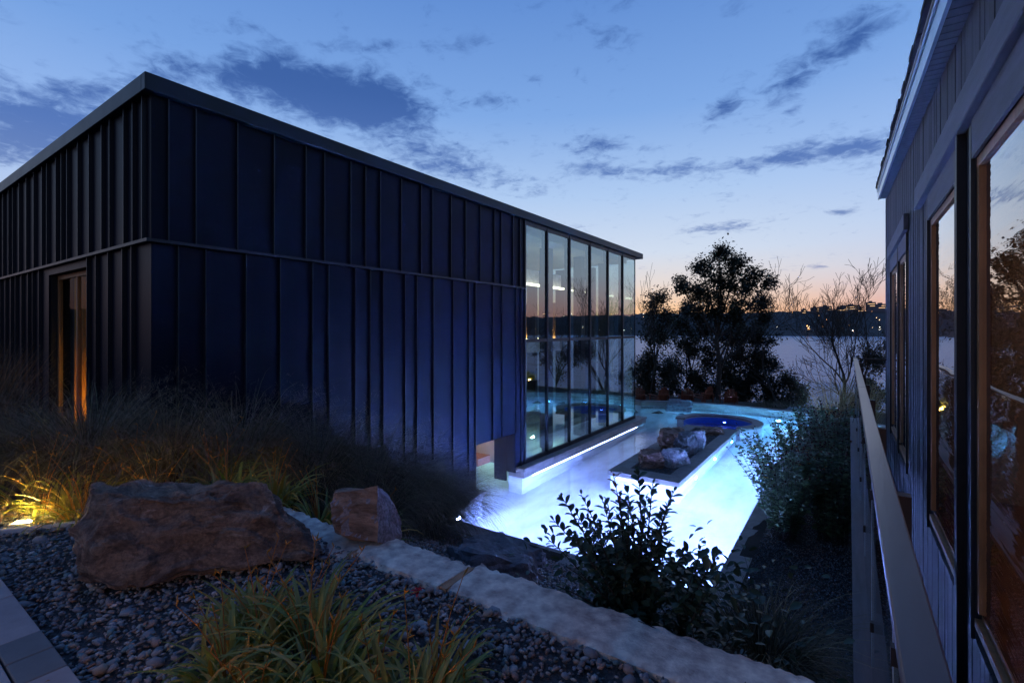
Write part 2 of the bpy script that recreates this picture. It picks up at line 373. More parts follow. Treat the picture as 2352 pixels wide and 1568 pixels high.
def vnoise(p, seed=0):
    """cheap smooth 3-D value noise, vectorised"""
    p = np.asarray(p, float); i = np.floor(p).astype(np.int64); f = p-i; f = f*f*(3-2*f)
    def h(a): 
        x = (a[:, 0]*374761393+a[:, 1]*668265263+a[:, 2]*2147483647+seed*974634777) & 0xffffffff
        x = ((x ^ (x >> 13))*1274126177) & 0xffffffff
        return ((x ^ (x >> 16)) & 0xffff)/65535.0
    r = 0
    for a in (0, 1):
        for b_ in (0, 1):
            for c in (0, 1):
                w = (f[:, 0] if a else 1-f[:, 0])*(f[:, 1] if b_ else 1-f[:, 1])*(f[:, 2] if c else 1-f[:, 2])
                r = r+w*h(i+np.array([a, b_, c]))
    return r*2-1
def fbm(p, seed=0, o=4):
    r = 0; a = 1; p = np.asarray(p, float)
    for k_ in range(o): r = r+a*vnoise(p*2**k_, seed+k_); a *= .5
    return r

# ================================================================== THE SETTING
PX0, PX1, PY0, PCX, PCY, PR = -13.6, -1.65, 7.40, -4.6, 16.2, 8.4
def in_pool(X, Y):
    main = (X > PX0-.2) & (X < PX1+.12) & (Y > PY0-.12) & (Y < 16.3)
    arc = ((X-PCX)**2+(Y-PCY)**2 < (PR+.1)**2) & (Y >= 16.2) & (X > PX0-.2)
    back = (X > PX0-.2) & (X < -8.6) & (Y >= 16.2) & (Y < 23.6)
    return main | arc | back
def ground_h(X, Y):
    s = np.clip((Y-2.65)/(6.95-2.65), 0, 1)
    lower = 1.92*(1-s)
    z = np.where(Y < 2.62, 2.06, lower)
    z = np.where((Y < .70), 2.02, z)
    z = np.where(X > .64, np.where(Y < 2.6, 1.2, lower-.1), z)
    bank = np.clip((Y-29)/18, 0, 1)
    z = np.where(Y > 24.2, -.12-9.0*(bank**1.2), z)
    z = z+np.where(in_pool(X, Y), 0, 0.03*vnoise(np.stack([X*1.3, Y*1.3, X*0], -1), 3))
    z = np.where(in_pool(X, Y), -1.7, z)
    return z
def gline(a, b_, step, extra):
    v = set(np.round(np.arange(a, b_+1e-6, step), 3))
    for e in extra: v |= {round(e-.01, 3), round(e+.01, 3)}
    return sorted(v)
xs = [-4000, -900, -200, -60, -30]+[x for x in gline(-20, 8, .35, [PX0-.2, PX1+.12, .64])]+[14, 30, 60, 200, 900, 4000]
ys = [-4000, -600, -60, -15]+[y for y in gline(-6, 30, .35, [PY0-.12, 2.62, .70, 24.2])]+[31, 32, 33, 35, 37, 39, 41, 43, 45, 47, 60, 200, 900, 4000]
gx, gy = np.meshgrid(xs, ys, indexing='ij'); gxf, gyf = gx.ravel(), gy.ravel()
gz = ground_h(gxf, gyf)
nx, ny = len(xs), len(ys)
I = (np.arange(nx-1)[:, None]*ny+np.arange(ny-1)[None]).ravel()
GF = np.stack([I, I+ny, I+ny+1, I+1], -1)
link('ground', npmesh('ground', np.stack([gxf, gyf, gz], -1), GF), M_soil, kind='structure')
link('river', mesh('river', [(-5000, 36, -7.2), (5000, 36, -7.2), (5000, 4500, -7.2), (-5000, 4500, -7.2)], [(0, 1, 2, 3)]), M_river, kind='structure')
# river also bends round to the left, behind the hall
link('river_bend', mesh('river_bend', [(-5000, -800, -7.15), (-60, -800, -7.15), (-60, 36, -7.15), (-5000, 36, -7.15)], [(0, 1, 2, 3)]), M_river, kind='structure')

# far shore, a forested ridge
az = np.linspace(R(-30), R(215), 700); prof = [(960, -8), (985, -3), (1030, 6), (1090, 20), (1150, 33), (1200, 41), (1300, 42), (1700, 10)]
ridge = fbm(np.stack([np.cos(az)*6, np.sin(az)*6, az*0], -1), 5, 3)
rough = fbm(np.stack([az*160, az*0, az*0], -1), 9, 3)
V = []
for j, (r_, z_) in enumerate(prof):
    amp = max(0, (z_-5)/36)
    wig = fbm(np.stack([az*220, az*0+j*3.3, az*0], -1), 20+j, 2)
    zz = z_+amp*(ridge*5+rough*1.4)+(wig*1.6 if 1 < j < 7 else 0)
    azo = math.atan2(1, 0)
    V.append(np.stack([np.cos(az)*r_, np.sin(az)*r_, zz], -1))
V = np.concatenate(V); na = len(az)
I = (np.arange(len(prof)-1)[:, None]*na+np.arange(na-1)[None]).ravel()
link('far_shore_hills', npmesh('far_shore_hills', V, np.stack([I, I+1, I+na+1, I+na], -1), smooth=False), M_hill, kind='structure')

# ------------------------------------------------------------------ pool basin
WZ = -.13; FZ = -1.30
N = 48
arcp = [(PCX+PR*math.cos(a), PCY+PR*math.sin(a)) for a in np.linspace(R(22), R(118), N)]
outline = [(PX0, PY0), (PX1, PY0), (PX1, 16.2), (PX1, 18.2), (2.0, 19.2)]+[p_ for p_ in arcp if p_[0] < 3.1]+[(PX0, 23.62)]
n_ = len(outline)
link('pool_floor', mesh('pool_floor', [(x, y, FZ) for x, y in outline], [tuple(range(n_))]), M_slab, kind='structure')
link('pool_water', mesh('pool_water', [(x, y, WZ) for x, y in outline], [tuple(range(n_))]), M_water, kind='structure')
def wall_strip(name, pts, z0, z1, m, thick=.12, closed=False, parent=None, **props):
    """vertical wall following pts, thickness to the left side of travel"""
    P_ = np.array(pts, float); d = np.gradient(P_, axis=0); d /= np.linalg.norm(d, axis=1)[:, None]; nn = np.stack([-d[:, 1], d[:, 0]], -1)
    Q = P_+nn*thick; k_ = len(P_)
    V = [(*p, z0) for p in P_]+[(*p, z1) for p in P_]+[(*q, z1) for q in Q]+[(*q, z0) for q in Q]
    F = []
    for i in range(k_-1):
        for r_ in range(4): F.append((r_*k_+i, r_*k_+i+1, ((r_+1) % 4)*k_+i+1, ((r_+1) % 4)*k_+i))
    F += [(0, k_, 2*k_, 3*k_), (k_-1, 4*k_-1, 3*k_-1, 2*k_-1)]
    return link(name, mesh(name, V, F), m, parent, **props)
wall_strip('pool_wall', [(PX1, PY0-.01), (PX0, PY0-.01)], FZ-.02, -.06, M_slab, -.1, kind='structure')
wall_strip('pool_wall', [(PX1+.01, 18.2), (PX1+.01, PY0)], FZ-.02, -.06, M_slab, .1, kind='structure')
wall_strip('pool_wall', [p_ for p_ in arcp if p_[0] < 3.1]+[(PX0, 23.62)], FZ-.02, .02, M_slab, -.15, kind='structure')
# near and right copings: slabs laid end to end
pc = thing('pool_coping', 'grey stone coping along the near edge of the glowing pool', 'coping', (0, 0, 0))
x = -7.3
while x < PX1+.3:
    w = .92; x1 = min(x+w, PX1+.33)
    box('stone_slab', x+.003, x1-.003, PY0-.42, PY0-.02, -.09, .0+rnd.uniform(-.003, .003), M_coping, pc, .006); x = x1
pc2 = thing('pool_coping', 'grey stone coping down the right side of the pool beside the dark gravel', 'coping', (0, 0, 0))
y = PY0
while y < 18:
    y1 = y+.95; box('stone_slab', PX1-.02, PX1+.33, y+.003, y1-.003, -.09, rnd.uniform(-.003, .003), M_coping, pc2, .006); y = y1
# far curved retaining wall with a coping
fw = thing('curved_wall', 'low curved stone wall round the far end of the pool', 'wall')
aa = [p_ for p_ in arcp if p_[0] < 2.6]
aa = aa+[(-9.8, 23.9), (-12, 24.0), (-15, 24.0)]
wall_strip('wall', aa, -.2, .19, M_concrete, -.25, parent=fw)
ch = max(1, len(aa)//16)
for i in range(0, len(aa)-1, 2):
    seg = aa[i:i+3]
    if len(seg) >= 2: wall_strip('cap_stone', [( .997*a+.003*PCX, .997*b_+.003*PCY) for a, b_ in seg], .193, .25, M_coping, -.36, parent=fw)

# ------------------------------------------------------------------ island planter with rocks and the hot tub
isl = thing('island_planter', 'long stone rimmed island planter in the middle of the pool', 'planter', (0, 0, 0))
ix0, ix1, iy0, iy1 = -5.33, -3.43, 12.2, 19.9
jx0, jx1, jy0, jy1 = ix0+.42, ix1-.40, iy0+.55, iy1-.35
for a, b_, c, d_ in ((ix0+.06, ix1-.06, iy0+.06, iy0+.2), (ix0+.06, ix0+.2, iy0+.2, iy1), (ix1-.2, ix1-.06, iy0+.2, iy1)):
    box('pool_wall', a, b_, c, d_, FZ-.02, -.085, M_slab, isl)
def slabs(x0, x1, y0, y1, along, step, parent, zt=0.03, zb=-.085, m=None):
    a0, a1 = (x0, x1) if along == 'x' else (y0, y1); a = a0
    nn_ = max(1, round((a1-a0)/step)); st = (a1-a0)/nn_
    for i in range(nn_):
        a = a0+i*st; zz = zt+rnd.uniform(-.003, .003)
        if along == 'x': box('stone_slab', a+.003, a+st-.003, y0, y1, zb, zz, m or M_coping, parent, .006)
        else: box('stone_slab', x0, x1, a+.003, a+st-.003, zb, zz, m or M_coping, parent, .006)
slabs(ix0, ix1, iy0, jy0, 'x', .95, isl)
slabs(ix0, jx0, jy0+.004, iy1, 'y', 1.25, isl)
slabs(jx1, ix1, jy0+.004, iy1, 'y', 1.25, isl)
slabs(jx0+.003, jx1-.003, jy1, iy1, 'x', .55, isl)
box('gravel_fill', jx0, jx1, jy0, jy1, -.3, -.03, M_gravel, isl)

TC = (-4.40, 21.15)
tub = thing('hot_tub', 'round hot tub with deep blue water at the far end of the island', 'hot tub', (0, 0, 0))
def ring(name, c, r0, r1, z0, z1, a0, a1, n_, m, parent, **props):
    A_ = np.linspace(a0, a1, n_); V = []
    for a in A_:
        for r_, z_ in ((r0, z0), (r1, z0), (r1, z1), (r0, z1)): V.append((c[0]+r_*math.cos(a), c[1]+r_*math.sin(a), z_))
    F = []
    for i in range(n_-1):
        for q in range(4): F.append((i*4+q, i*4+(q+1) % 4, (i+1)*4+(q+1) % 4, (i+1)*4+q))
    F += [(0, 3, 2, 1), ((n_-1)*4, (n_-1)*4+1, (n_-1)*4+2, (n_-1)*4+3)]
    return link(name, mesh(name, V, F), m, parent, **props)
for i in range(9):
    a0 = R(-48)+i*R(26.5); ring('rim_stone', TC, 1.27, 1.66, .03, .10, a0+.003, a0+R(26.5)-.003, 7, M_coping, tub)
ring('tub_wall', TC, 1.33, 1.60, FZ, .027, R(-50), R(195), 40, M_slab, tub)
ring('tub_liner', TC, 1.30, 1.328, FZ, -.02, R(-180), R(180), 48, M_tub, tub)
cp = [(TC[0]+1.3*math.cos(a), TC[1]+1.3*math.sin(a)) for a in np.linspace(0, 2*math.pi, 40, endpoint=False)]
link('tub_floor', mesh('tub_floor', [(x, y, -1.0) for x, y in cp], [tuple(range(40))]), M_tub, tub)

# ------------------------------------------------------------------ lights under water
M_lamp = emit('underwater_lamp', (.23, .31, 1.0), 11000)
M_lampR = emit('underwater_lamp_pale', (.22, .34, 1.0), 11000)
M_strip = emit('underwater_strip', (.42, .50, 1.0), 28)
M_lampB = emit('underwater_lamp_violet', (.16, .19, 1.0), 9000)
M_lampC = emit('underwater_lamp_cyan', (.12, .48, 1.0), 2300)
def uw_light(x, y, nx_, ny_, label, m=None, r_=.10, z=-.62):
    t_ = thing('underwater_light', label, 'pool light', (x, y, z), math.atan2(ny_, nx_), 'round lights set in the pool walls')
    th = np.linspace(0, 2*np.pi, 14, endpoint=False)
    V = [(.012, 0, 0)]+[(.010, r_*math.cos(a), r_*math.sin(a)) for a in th]
    link('lens', mesh('lens', V, [(0, i+1, (i+1) % 14+1) for i in range(14)]), m or M_lamp, t_)
    V2 = [(.0, r_*1.0*math.cos(a), r_*1.0*math.sin(a)) for a in th]+[(.018, r_*1.02*math.cos(a), r_*1.02*math.sin(a)) for a in th]+[(.018, r_*1.18*math.cos(a), r_*1.18*math.sin(a)) for a in th]+[(0, r_*1.18*math.cos(a), r_*1.18*math.sin(a)) for a in th]
    F = [(q*14+i, q*14+(i+1) % 14, (q+1)*14+(i+1) % 14, (q+1)*14+i) for q in range(3) for i in range(14)]
    link('bezel', mesh('bezel', V2, F), M_white, t_)
for i, (yy, mm_, lab) in enumerate(((8.5, M_lampR, 'pool light in the right wall nearest the corner by the leafy shrub'), (10.2, M_lampR, 'pool light in the right wall making the bright flare on the floor'),
                                    (12.4, M_lampR, 'pool light in the right wall beside the seed head plants'), (15.0, M_lampC, 'pool light in the right wall beyond the seed head plants'))):
    uw_light(PX1-.005, yy, -1, 0, lab, mm_)
for xx, lab in ((-2.6, 'pool light in the near wall under the leafy shrub'), (-4.6, 'pool light in the near wall left of the leafy shrub'), (-6.3, 'pool light in the near wall beside the grasses')):
    uw_light(xx, PY0+.005, 0, 1, lab)
for yy, mm_, lab in ((13.9, M_lamp, 'pool light on the right flank of the island near its front corner'), (16.2, M_lamp, 'pool light halfway along the right flank of the island'), (18.9, M_lampC, 'pool light at the far end of the right flank of the island')):
    uw_light(ix1-.05, yy, 1, 0, lab, mm_, .075)
box('light_strip', ix0+.2, ix1-.2, iy0+.045, iy0+.058, -.21, -.17, M_strip, isl)
for deg, lab in ((62, 'cyan pool light in the far curved wall at the right'), (90, 'cyan pool light in the far curved wall behind the hot tub'), (76, 'cyan pool light in the far curved wall between the other two')):
    a = R(deg); uw_light(PCX+(PR-.01)*math.cos(a), PCY+(PR-.01)*math.sin(a), -math.cos(a), -math.sin(a), lab, M_lampC, .10)
uw_light(TC[0], TC[1]+1.28, 0, -1, 'small light inside the blue hot tub', emit('tub_lamp', (.12, .22, 1.0), 120), .05, -.4)

# ================================================================== THE GLASS-ENDED METAL HALL
XF, YF, YE, ZT = -7.25, 2.46, 19.40, 6.78
hall = thing('metal_hall', 'dark standing seam metal building with a tall glass end over the lit pool', 'building')
LED = 4.905
OY0, OY1, OZ = 8.92, 10.62, 1.07
box('backing_wall', XF-.30, XF-.03, YF+.031, OY0, -.05, ZT, M_core, hall)
box('backing_wall', XF-.30, XF-.03, OY0, OY1, OZ+.02, ZT, M_core, hall)
box('backing_wall', XF-.30, XF-.03, OY1, 11.05, .02, ZT, M_core, hall)
WX0, WX1, WZT = -11.86, -9.57, 4.78
box('backing_wall', -30, WX0, YF+.031, YF+.3, 1.5, ZT, M_core, hall)
box('backing_wall', WX1, XF-.30, YF+.031, YF+.3, 1.5, ZT, M_core, hall)
box('backing_wall', WX0, WX1, YF+.031, YF+.3, WZT, ZT, M_core, hall)
S1 = [2.46, 2.64, 2.96, 3.5, 4.04, 4.57, 4.91, 5.43, 5.75, 6.09, 6.61, 7.15, 7.48, 8.06, 8.56, 9.1, 9.66, 9.95, 10.47, 10.8, 11.07]
S2 = [2.46, 2.75, 3.08, 3.62, 4.14, 4.69, 4.99, 5.53, 5.86, 6.16, 6.71, 7.03, 7.51, 8.13, 8.67, 8.92, 9.6, 9.99, 10.62, 10.86, 11.07]
for a, b_ in zip(S1[:-1], S1[1:]):
    box('panel', XF-.03, XF+rnd.uniform(-.002, .001), a+.004, b_-.004, LED+.045, ZT-.002, M_panel, hall)
    if b_ < 11: box('seam', XF-.028, XF+.045, b_-.007, b_+.007, LED+.046, ZT-.003, M_seam, hall)
for a, b_ in zip(S2[:-1], S2[1:]):
    z0 = OZ if (a >= OY0-.01 and b_ <= OY1+.01) else .02
    if b_ < 8.95: z0 = -.02
    box('panel', XF-.03, XF+rnd.uniform(-.002, .001), a+.004, b_-.004, z0, LED-.002, M_panel, hall)
    if b_ < 11: box('seam', XF-.028, XF+.045, b_-.007, b_+.007, z0+.002, LED-.003, M_seam, hall)
box('ledge', XF-.01, XF+.075, YF-.075, 11.05, LED, LED+.04, M_seam, hall)
RX1 = [-7.25, -7.41, -7.73, -8.05, -8.59, -8.92, -9.48, -10.02, -10.58, -10.9, -11.22, -11.78, -12.1, -12.67, -13.22, -13.79, -14.33, -14.71, -15.22, -15.74]
RX2 = [-7.25, -7.77, -8.1, -8.65, -9.17, -9.57, None, -11.86, -12.3, -12.75, -13.1, -13.6, -14.1, -14.5, -15.0, -15.5, -16.0]
while RX1[-1] > -24: RX1.append(RX1[-1]-rnd.choice((.34, .54, .56)))
while RX2[-1] > -24: RX2.append(RX2[-1]-rnd.choice((.34, .45, .56)))
for a, b_ in zip(RX1[:-1], RX1[1:]):
    box('panel', b_+.004, a-.004, YF+rnd.uniform(-.001, .002), YF+.03, LED+.045, ZT-.002, M_panel, hall)
    box('seam', b_-.007, b_+.007, YF-.05, YF+.028, LED+.046, ZT-.003, M_seam, hall)
for a, b_ in zip(RX2[:-1], RX2[1:]):
    if a is None or b_ is None: continue
    box('panel', b_+.004, a-.004, YF+rnd.uniform(-.001, .002), YF+.03, 1.6, LED-.002, M_panel, hall)
    box('seam', b_-.007, b_+.007, YF-.05, YF+.028, 1.6, LED-.003, M_seam, hall)
box('panel', WX0, WX1, YF, YF+.03, WZT, LED-.002, M_panel, hall)
box('ledge', -25, XF-.012, YF-.075, YF+.01, LED, LED+.04, M_fascia, hall)
# window in the short facade
wn = box('window', WX0+.002, WX1-.002, YF+.12, YF+.18, 4.70, WZT-.002, M_oak, hall)
for xx in (WX0+.03, WX1-.03, -10.75):
    box('jamb', xx-.028, xx+.028, YF+.12, YF+.18, 1.7, 4.698, M_oak, hall)
box('pane', WX0+.06, WX1-.06, YF+.145, YF+.155, 1.7, 4.698, M_wglass, hall)
# roof and fascia
box('roof', -25, XF-.02, YF+.02, YE+.15, ZT+.03, ZT+.17, M_core, hall)
box('fascia', XF-.02, XF+.10, YF-.10, YE+.65, ZT, ZT+.215, M_fascia, hall, .006)
box('fascia', -25, XF-.022, YF-.10, YF+.018, ZT, ZT+.215, M_fascia, hall, .006)
box('fascia', -14, XF-.022, YE+.53, YE+.65, ZT, ZT+.215, M_fascia, hall, .006)
box('soffit', -14, XF-.022, YE+.15, YE+.528, ZT+.005, ZT+.06, M_seam, hall)
# glazing: six bays, a transom
MU = [11.07, 12.26, 13.65, 15.13, 16.62, 18.03, 19.40]
for i, (a, b_) in enumerate(zip(MU[:-1], MU[1:])):
    box('pane', XF-.022, XF-.010, a+.03, b_-.03, .27, 3.453, M_glass, hall)
    box('pane', XF-.022, XF-.010, a+.03, b_-.03, 3.547, 6.66, M_glass, hall)
    box('transom', XF-.05, XF+.014, a+.032, b_-.032, 3.455, 3.545, M_black, hall)
    box('frame_rail', XF-.06, XF+.02, a+.032, b_-.032, 6.662, ZT-.002, M_seam, hall)
    box('frame_rail', XF-.06, XF+.02, a+.032, b_-.032, .16, .268, M_seam, hall)
for yy in MU[:-1]: box('mullion', XF-.16, XF+.035, yy-.03, yy+.03, .16, ZT-.002, M_seam, hall)
box('mullion', XF-.05, XF+.005, YE-.02, YE+.0, .16, ZT-.002, M_seam, hall)
# return glazing along the river side
EX = [XF-.03, -8.8, -10.3, -11.8, -13.3]
for a, b_ in zip(EX[:-1], EX[1:]):
    box('pane', b_+.03, a-.03, YE-.012, YE, .27, 6.66, M_glass, hall)
    box('mullion', b_-.03, b_+.03, YE-.12, YE+.02, .16, ZT-.002, M_seam, hall)
# plinth coping under the glass, over the water
sill = thing('hall_coping', 'stone ledge with a light strip under the glass wall of the hall', 'coping')
slabs(XF-.30, XF+.28, OY1+.02, YE+.62, 'y', 1.5, sill, .155, .07)
box('plinth_band', XF-.25, XF+.24, OY1+.05, YE+.58, -.10, .068, M_coping, sill)
box('pool_wall', XF-.25, XF+.18, OY1+.06, YE+.5, FZ-.02, -.102, M_slab, sill)
for a, b_ in ((11.2, 13.1), (13.2, 15.1), (15.2, 17.1), (17.2, 19.1)): box('light_strip', XF+.182, XF+.196, a, b_, -.21, -.17, M_strip, sill)
sill2 = thing('hall_coping', 'stone ledge at the foot of the metal wall beside the grasses', 'coping')
slabs(XF-.02, XF+.28, 6.6, OY0+.12, 'y', 1.1, sill2, .02, -.07)
box('plinth_band', XF-.30, XF+.24, 6.9, OY0+.06, -.14, -.072, M_coping, sill2)
box('pool_wall', XF-.30, XF+.20, 7.0, OY0+.04, FZ-.02, -.142, M_slab, sill2)
uw_light(XF+.205, 8.1, 1, 0, 'pool light in the wall under the metal facade beside the grasses')
# interior
inn = thing('hall_interior', 'rooms of the hall seen through the glass, with lit ceiling and dark columns', 'interior')
box('back_wall', -13.9, -13.7, YF+.4, YE-.2, -.6, ZT, M_beige, inn)
box('ceiling', -13.7, XF-.31, YF+.4, YE-.15, ZT-.25, ZT+.02, M_beige, inn)
box('gallery_floor', -13.7, -10.3, YF+.4, YE-.2, 2.9, 3.3, M_concrete, inn)
box('side_wall', -13.7, XF-.31, YF+1.6, YF+1.65, -.4, ZT-.26, M_amberwall, inn)
box('room_divider', -13.7, -7.56, 10.68, 10.78, .16, 6.5, M_beige, inn)
for xx, yy in ((-8.3, 11.5), (-8.3, 14.0), (-8.3, 16.4), (-8.3, 18.6)):
    box('column', xx-.16, xx+.16, yy-.16, yy+.16, -.12, 6.5, M_black, inn)
for xa, xb in ((-12.75, -12.05), (-11.3, -10.75)):
    box('amber_panel', xa, xb, 18.9, 18.95, 3.4, 5.0, M_amberwall, inn); box('panel_light', xa, xb, 18.80, 18.84, 3.34, 3.38, emit('panel_lamp', (1.0, .60, .2), 70), inn)
for xa in (-11.9, -10.4, -9.0): box('dark_pier', xa-.22, xa+.22, 18.7, 18.9, .1, 6.4, M_black, inn)
box('pool_deck', -13.7, -11.2, 10.8, YE-.2, -.5, .12, M_concrete, inn)
M_cove = emit('cove_light', (1.0, .86, .62), 4)
M_soft = emit('soft_ceiling_light', (.62, .74, 1.0), .55)
for ya, yb in ((13.5, 14.6), (15.1, 16.2), (17.0, 18.3)):
    box('ceiling_light', -8.95, -8.75, ya, yb, 5.30, 5.36, M_cove, inn)
    box('ceiling_baffle', -8.99, -8.955, ya, yb, 5.30, 5.85, M_white, inn)
M_warm = emit('warm_wall_lamp', (1.0, .55, .18), 60)
box('room_light', -11.6, -9.0, 3.0, 3.1, 2.2, 2.3, emit('room_lamp', (1.0, .58, .09), 26), inn)
for q in range(7): box('curtain_fold', -11.30+q*.26, -11.06+q*.26, YF+.22+.015*(q % 2), YF+.235+.015*(q % 2), 1.7, 4.8, M_curtain, inn)
box('dark_screen', -13.0, -11.33, YF+.33, YF+.35, 1.7, 4.8, M_trim, inn)
box('bath_light', -10.5, -8.6, 8.7, 8.8, 2.4, 2.45, emit('bath_lamp', (1.0, .88, .66), 45), inn)
box('bath_wall', -12.2, -12.1, YF+.5, 10.66, -.5, 2.5, M_beige, inn)
bn = thing('pool_bench', 'reddish wooden bench slab inside the low opening of the hall', 'bench', (-8.8, 10.1, 0))
box('seat', -9.9, -8.02, 10.0, 10.55, .20, .40, M_bench, bn, .01)
box('leg', -9.8, -9.6, 10.1, 10.4, -.5, .215, M_white, bn)
box('leg', -8.7, -8.5, 10.1, 10.4, -.5, .215, M_white, bn)
box('opening_wall', -7.95, XF-.31, 10.63, 10.67, -.5, 2.0, M_black, inn)
for yy in (12.5, 15.5): uw_light(-9.8, yy, 1, 0, 'greenish light in the indoor pool behind the glass'+(', near one' if yy < 13 else ', far one'), emit('indoor_pool_lamp', (.55, .95, .80), 500), .10, -.6)

# ================================================================== THE TIMBER BUILDING ON THE RIGHT
F_, CXP, CYP, ANG = 1118.0, 1176.0, 757.0, R(34.7)
def ray(x, y):
    a = (x-CXP)/F_; return np.array([math.cos(ANG)*a-math.sin(ANG), math.sin(ANG)*a+math.cos(ANG), -(y-CYP)/F_])
def at(x, y, dist):
    """point at a given forward distance, used to read measured positions off the survey of the picture"""
    return ray(x, y)*dist+np.array([0, 0, EYE])
def sbox(name, x0, x1, y0, y1, lo, hi, m, parent=None, **props):
    V = []
    for x in (x0, x1):
        for y in (y0, y1):
            V.append((x, y, lo(y) if callable(lo) else lo)); V.append((x, y, hi(y) if callable(hi) else hi))
    F = [(0, 1, 3, 2), (4, 6, 7, 5), (0, 4, 5, 1), (2, 3, 7, 6), (0, 2, 6, 4), (1, 5, 7, 3)]
    return link(name, mesh(name, V, F), m, parent, **props)
WR = .64; YB1 = 12.66; YB0 = .6
lodge = thing('timber_building', 'dark board clad building at the right edge with big windows and a walkway rail', 'building')
eave = lambda y: 5.52+.08*y
roofz = lambda y: 5.86+.075*y
WINS = [(1.30, 4.08), (4.66, 6.14), (8.30, 9.55), (9.75, 11.30)]
WZ0, WZ1 = 2.0, 4.85
def board_spans(y):
    """vertical extents of a board at y, leaving the window openings free"""
    for a, b_ in WINS:
        if a-.10 < y < b_+.10: return [(0.2, WZ0-.10), (WZ1+.10, None)]
    return [(0.2, None)]
y = YB1
while y > YB0:
    w = .118+rnd.uniform(-.006, .006); y0 = y-w
    for lo, hi in board_spans((y+y0)/2):
        d_ = rnd.uniform(-.003, .003)
        sbox('board', WR+d_, WR+.03, y0+.004, y-.004, lo, (lambda q: eave(q)-.02) if hi is None else hi, M_wood, lodge)
    y = y0
# structure behind the boards, with holes for the windows
ys_ = sorted([YB0-3, YB1-.004]+[v for w_ in WINS for v in w_])
for a, b_ in zip(ys_[:-1], ys_[1:]):
    isw = any(abs(a-w_[0]) < 1e-6 for w_ in WINS)
    if isw:
        sbox('wall', WR+.031, WR+.062, a, b_, 0.1, WZ0, M_core, lodge); sbox('wall', WR+.031, WR+.062, a, b_, WZ1, lambda q: eave(q), M_core, lodge)
    else: sbox('wall', WR+.031, WR+.062, a, b_, 0.1, lambda q: eave(q), M_core, lodge)
box('corner_board', WR-.018, WR+.16, YB1-.002, YB1+.03, .2, eave(YB1)-.03, M_trim, lodge)
sbox('end_wall', WR+.17, 8.0, YB1-.14, YB1-.004, .1, lambda q: eave(q), M_core, lodge)
# windows
for i, (a, b_) in enumerate(WINS):
    f = box('window', WR+.028, WR+.062, a, b_, WZ0, WZ0+.08, M_oak, lodge)
    def sub(nm, *ar, **kw):
        return box(nm, *ar, **kw)
    parts = []
    for nm, x0, x1, y0, y1, z0, z1, mm_ in (
        ('frame_head', WR+.005, WR+.062, a, b_, WZ1-.06, WZ1, M_oak),
        ('jamb', WR+.005, WR+.062, b_-.055, b_, WZ0+.08, WZ1-.06, M_oak), ('jamb', WR+.005, WR+.062, a, a+.055, WZ0+.08, WZ1-.06, M_oak),
        ('sill', WR-.005, WR+.026, a, b_, WZ0-.02, WZ0+.03, M_oak),
        ('pane', WR+.022, WR+.028, a+.055, b_-.055, WZ0+.08, WZ1-.06, M_pane)):
        o = box(nm, x0, x1, y0, y1, z0, z1, mm_); o.parent = f; o.location = [o.location[k_]-f.location[k_] for k_ in range(3)]
    box('side_casing', WR-.022, WR-.002, b_+.001, b_+.055, WZ0-.1, WZ1+.22, M_black, lodge)
    box('side_casing', WR-.022, WR-.002, a-.055, a-.001, WZ0-.1, WZ1+.22, M_black, lodge)
    box('head_casing', WR-.02, WR-.002, a, b_, WZ1+.002, WZ1+.24, M_trim, lodge)
    if i == 0:
        box('inner_post', WR+.30, WR+.38, 2.7, 2.8, WZ0-.1, 3.5, M_black, lodge)
box('header_beam', WR-.06, WR-.003, .7, 6.85, 5.10, 5.31, M_trim, lodge, .006)
box('header_beam', WR-.06, WR-.003, 8.1, 11.45, 5.10, 5.31, M_trim, lodge, .006)
box('post', WR-.05, WR-.003, 4.36, 4.42, 1.2, 5.098, M_black, lodge)
# eaves: soffit slats, gutter board, flashing, shingles
y = YB1+.10
while y > .8:
    sbox('soffit_slat', .525, WR+.02, y-.115, y-.008, lambda q: eave(q)-.012, lambda q: eave(q)+.006, M_trim, lodge); y -= .123
sbox('gutter_board', .50, .523, .4, YB1+.16, lambda q: eave(q)-.015, lambda q: eave(q)+.17, M_gutter, lodge)
sbox('gutter_lip', .485, .499, .4, YB1+.165, lambda q: eave(q)+.15, lambda q: eave(q)+.18, M_gutter, lodge)
sbox('fascia_board', .526, .55, .4, YB1+.16, lambda q: eave(q)+.01, lambda q: eave(q)+.26, M_trim, lodge)
sbox('flashing', .478, .525, .4, YB1+.17, lambda q: eave(q)+.20, lambda q: eave(q)+.222, M_flash, lodge)
y = YB1+.22
while y > 1.2:
    w = .30; dzz = rnd.uniform(0, .02)
    sbox('shingle', .455+rnd.uniform(-.012, .012), .60, y-w+.006, y, lambda q: eave(q)+.235+dzz, lambda q: eave(q)+.275+dzz, M_shingle, lodge); y -= w
V = [(.50, .4, eave(.4)+.24), (.50, YB1+.15, eave(YB1)+.25), (7, YB1+.15, eave(YB1)+2.2), (7, .4, eave(.4)+2.2)]
V += [(a, b_, c-.1) for a, b_, c in V]
link('roof', mesh('roof', V, [(0, 1, 2, 3), (7, 6, 5, 4), (0, 4, 5, 1), (1, 5, 6, 2), (2, 6, 7, 3), (3, 7, 4, 0)]), M_shingle, lodge)
